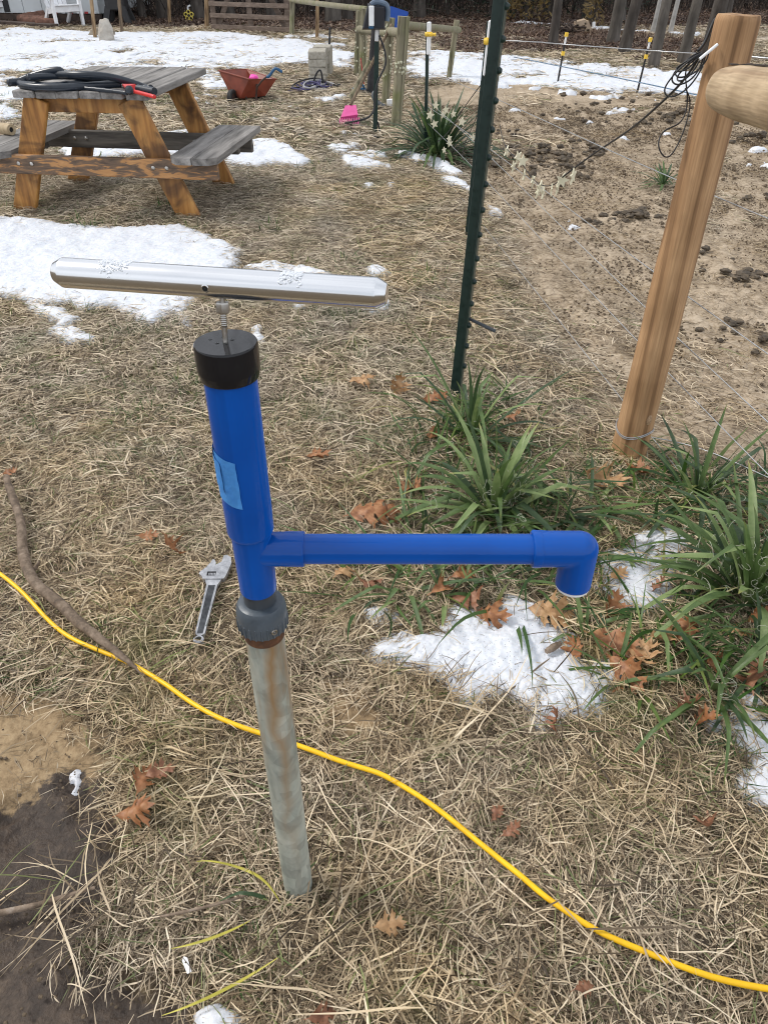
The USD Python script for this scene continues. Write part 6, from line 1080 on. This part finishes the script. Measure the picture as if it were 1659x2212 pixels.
tree('dark bare tree left of the tilted pallet', (1193, 101), 17, (.02, 0), tb_m); tree('grey leaning tree, left of the pair behind the thin stakes', (1322, 95), 23, (.05, .02), tb_l); tree('dark mossy tree, right of the pair behind the thin stakes', (1346, 117), 22, (.10, 0), tb_m)
tree('grey green tree beside the right thin stake', (1410, 146), 20, (.03, 0), tb_l); tree('slim grey leaning tree left of the wooden post', (1472, 140), 21, (.06, .02), tb_l); tree('black tree close behind the wooden post', (1528, 128), 28, (.02, 0), tb_m)
tree('slender pale birch pole leaning right beside the thin stake', (1408, 74), 10, (.08, 0), tb_p, 7); tree('slender pale birch pole farther right near the forest edge', (1448, 68), 9, (.06, 0), tb_p, 7)
for x, y, w, lb in ((1272, 47, 26, 'dark trunk standing behind the tilted pallet'), (1060, 42, 12, 'thin dark trunk at the forest edge left of the tall green post'), (355, 40, 26, 'broad dark trunk behind the tan pole'), (430, 42, 24, 'dark trunk left of the wooden gate'), (590, 44, 22, 'dark trunk seen through the wooden gate'), (720, 50, 30, 'thick grey trunk behind the long top rail'), (752, 44, 20, 'dark trunk left of the solar charger'), (905, 40, 24, 'dark trunk behind the thick mossy post'), (310, 40, 14, 'slim trunk right of the black stove'), (500, 40, 16, 'slim dark trunk at the left of the gate opening'), (1340, 48, 18, 'dark trunk across the track behind the pair of trees'), (1560, 56, 22, 'dark trunk across the track behind the wooden post top'), (1180, 36, 14, 'thin trunk at the forest edge above the far snow')):
    tree(lb, (x, y), w, (g.normal(0, .03), 0), tb_l if 'grey' in lb else tb_m, 11)
# far wood: one mass
wood_m2 = mat('far_wood_bark', [(.25, (.014, .011, .009)), (.5, (.035, .027, .022)), (.75, (.075, .058, .047))], 3, .95, coord='position')
ms = []
for k in range(230):
    x = g.uniform(-34, 40); y = (21.5 + max(0, x) * .16) + g.uniform(0, 26) ** 1.0; r = g.uniform(.06, .22); H = g.uniform(7, 14)
    T = np.array([[x + g.normal(0, .02) * H * t * 2, y, -.1 + H * t] for t in np.linspace(0, 1, 6)]); ms.append(tube(T, r * np.linspace(1.1, .25, 6), 6))
    for q in range(7):
        i = g.integers(2, 6); a = g.uniform(0, 6.28); d = np.array([math.cos(a), math.sin(a), g.uniform(.3, 1.2)]) * H * g.uniform(.1, .26); ms.append(tube(np.array([T[i] + d * q2 for q2 in (0, .5, 1)]), r * np.array([.4, .25, .05]), 4, False))
n = 26000; x = g.uniform(-34, 42, n); y = 20.6 + np.maximum(0, x) * .17 + g.exponential(5, n); S = np.stack([x, y, 0 * x - .02], -1)
v, f = ribbons(S, g.uniform(0, 6.28, n), g.normal(1.2, .3, n), g.uniform(.5, 2.2, n), g.uniform(.012, .035, n), 3, g, curl=.5, arch=g.uniform(-.2, .6, n), twist=1.5); ms.append(trimesh.Trimesh(v, f, process=False))
obj('woodland', cat_(ms), wood_m2, smooth=False, label='dark leafless woodland behind the yard reading as one mass', cat='woodland', kind='stuff')
# brown leaf litter, weeds and tall dead grass
bru_m = blade_mat('brown_weeds', [(0, (.035, .02, .015)), (.4, (.085, .05, .036)), (.75, (.16, .10, .07)), (1, (.27, .19, .13))], transl=.1)
weeds = [('weed', tuft(70, .24, (.05, .17), (.006, .012), 3, rng, .8), None) for _ in range(4)] + [('leaf_litter', patch(220, .35, (.03, .07), (.015, .032), (.004, .04), 2, rng, spread=2.5, up=.5), None) for _ in range(3)]
P = np.stack([rng.uniform(-12, 14, 9000), rng.uniform(11.5, 30, 9000)], -1); zz = zones(P[:, 0][None], P[:, 1][None]); u = rng.random(9000); fm = far_m(P[:, 0], P[:, 1])
pos, idx, scl, ang = [], [], [], []
brz = zz[3][0] * (1 - zz[4][0]); near_b = np.clip(sdf(BRUSH, P[:, 0], P[:, 1]) / .6 + .5, 0, 1)
addg(P, 0, 4, .6, 1.2, (u < near_b * .9) & (fm < .03), rng); u = rng.random(9000); addg(P, 4, 3, .7, 1.4, (u < brz * .8) & (fm < .03), rng)
instancer('/World/brown_weeds', weeds, bru_m, np.vstack(pos), np.concatenate(ang), np.concatenate(scl), np.concatenate(idx), label='brown dead weeds and leaf litter at the wood edge', cat='weeds', kind='stuff')
P = np.stack([rng.uniform(-1.2, 1.2, 260), rng.uniform(6, 10, 260)], -1)
# orange leaved oak sapling and an evergreen at the wood edge
def bush(name, lb, px, R, H, cols, n, seed, lw):
    gg = np.random.default_rng(seed); B = G(*px); t = thing(name, lb, 'tree', B); m = blade_mat(name + '_leaves', cols, transl=.2)
    obj('trunk', tube(np.array([B + [0, 0, -.05], B + [.03, 0, H * .5], B + [0, 0, H * .9]]), [.05, .035, .01], 8), tb_m, t)
    z = gg.random(n) ** .8; a = gg.uniform(0, 6.28, n); r = R * np.sqrt(gg.random(n)) * (1.05 - z * .75) * (.7 + .5 * meshkit.noise(np.stack([np.cos(a) * 2 + 5, np.sin(a) * 2 + 5, z * 5], -1), seed)); S = B + np.stack([r * np.cos(a), r * np.sin(a), .06 + z * H], -1)
    v, f = ribbons(S, a, gg.normal(.1, .5, n), gg.uniform(.06, .16, n), gg.uniform(*lw, n), 2, gg, twist=1.5); cq = obj('crown', (v, f), m, t, smooth=False, kind='stuff'); blade_tint(cq, v, f, seed)
bush('oak_sapling', 'small orange leaved oak left of the dark bare tree', (1134, 46), .55, 1.8, [(0, (.10, .035, .018)), (.5, (.2, .075, .035)), (1, (.3, .13, .06))], 1400, 4, (.03, .07))
bush('evergreen', 'dark green evergreen behind the dark bare tree', (1190, 38), 2.2, 4.5, [(0, (.008, .016, .010)), (.5, (.016, .03, .018)), (1, (.035, .05, .03))], 9000, 5, (.012, .03)); bush('evergreen', 'dark evergreen at the wood edge behind the big yucca', (965, 36), 1.8, 4, [(0, (.008, .016, .010)), (.5, (.016, .03, .018)), (1, (.035, .05, .03))], 6000, 6, (.012, .03))
bush('oak_sapling', 'low yellowish shrub right of the tilted pallet', (1279, 58), .22, .7, [(0, (.12, .08, .03)), (1, (.28, .2, .08))], 300, 7, (.02, .05))
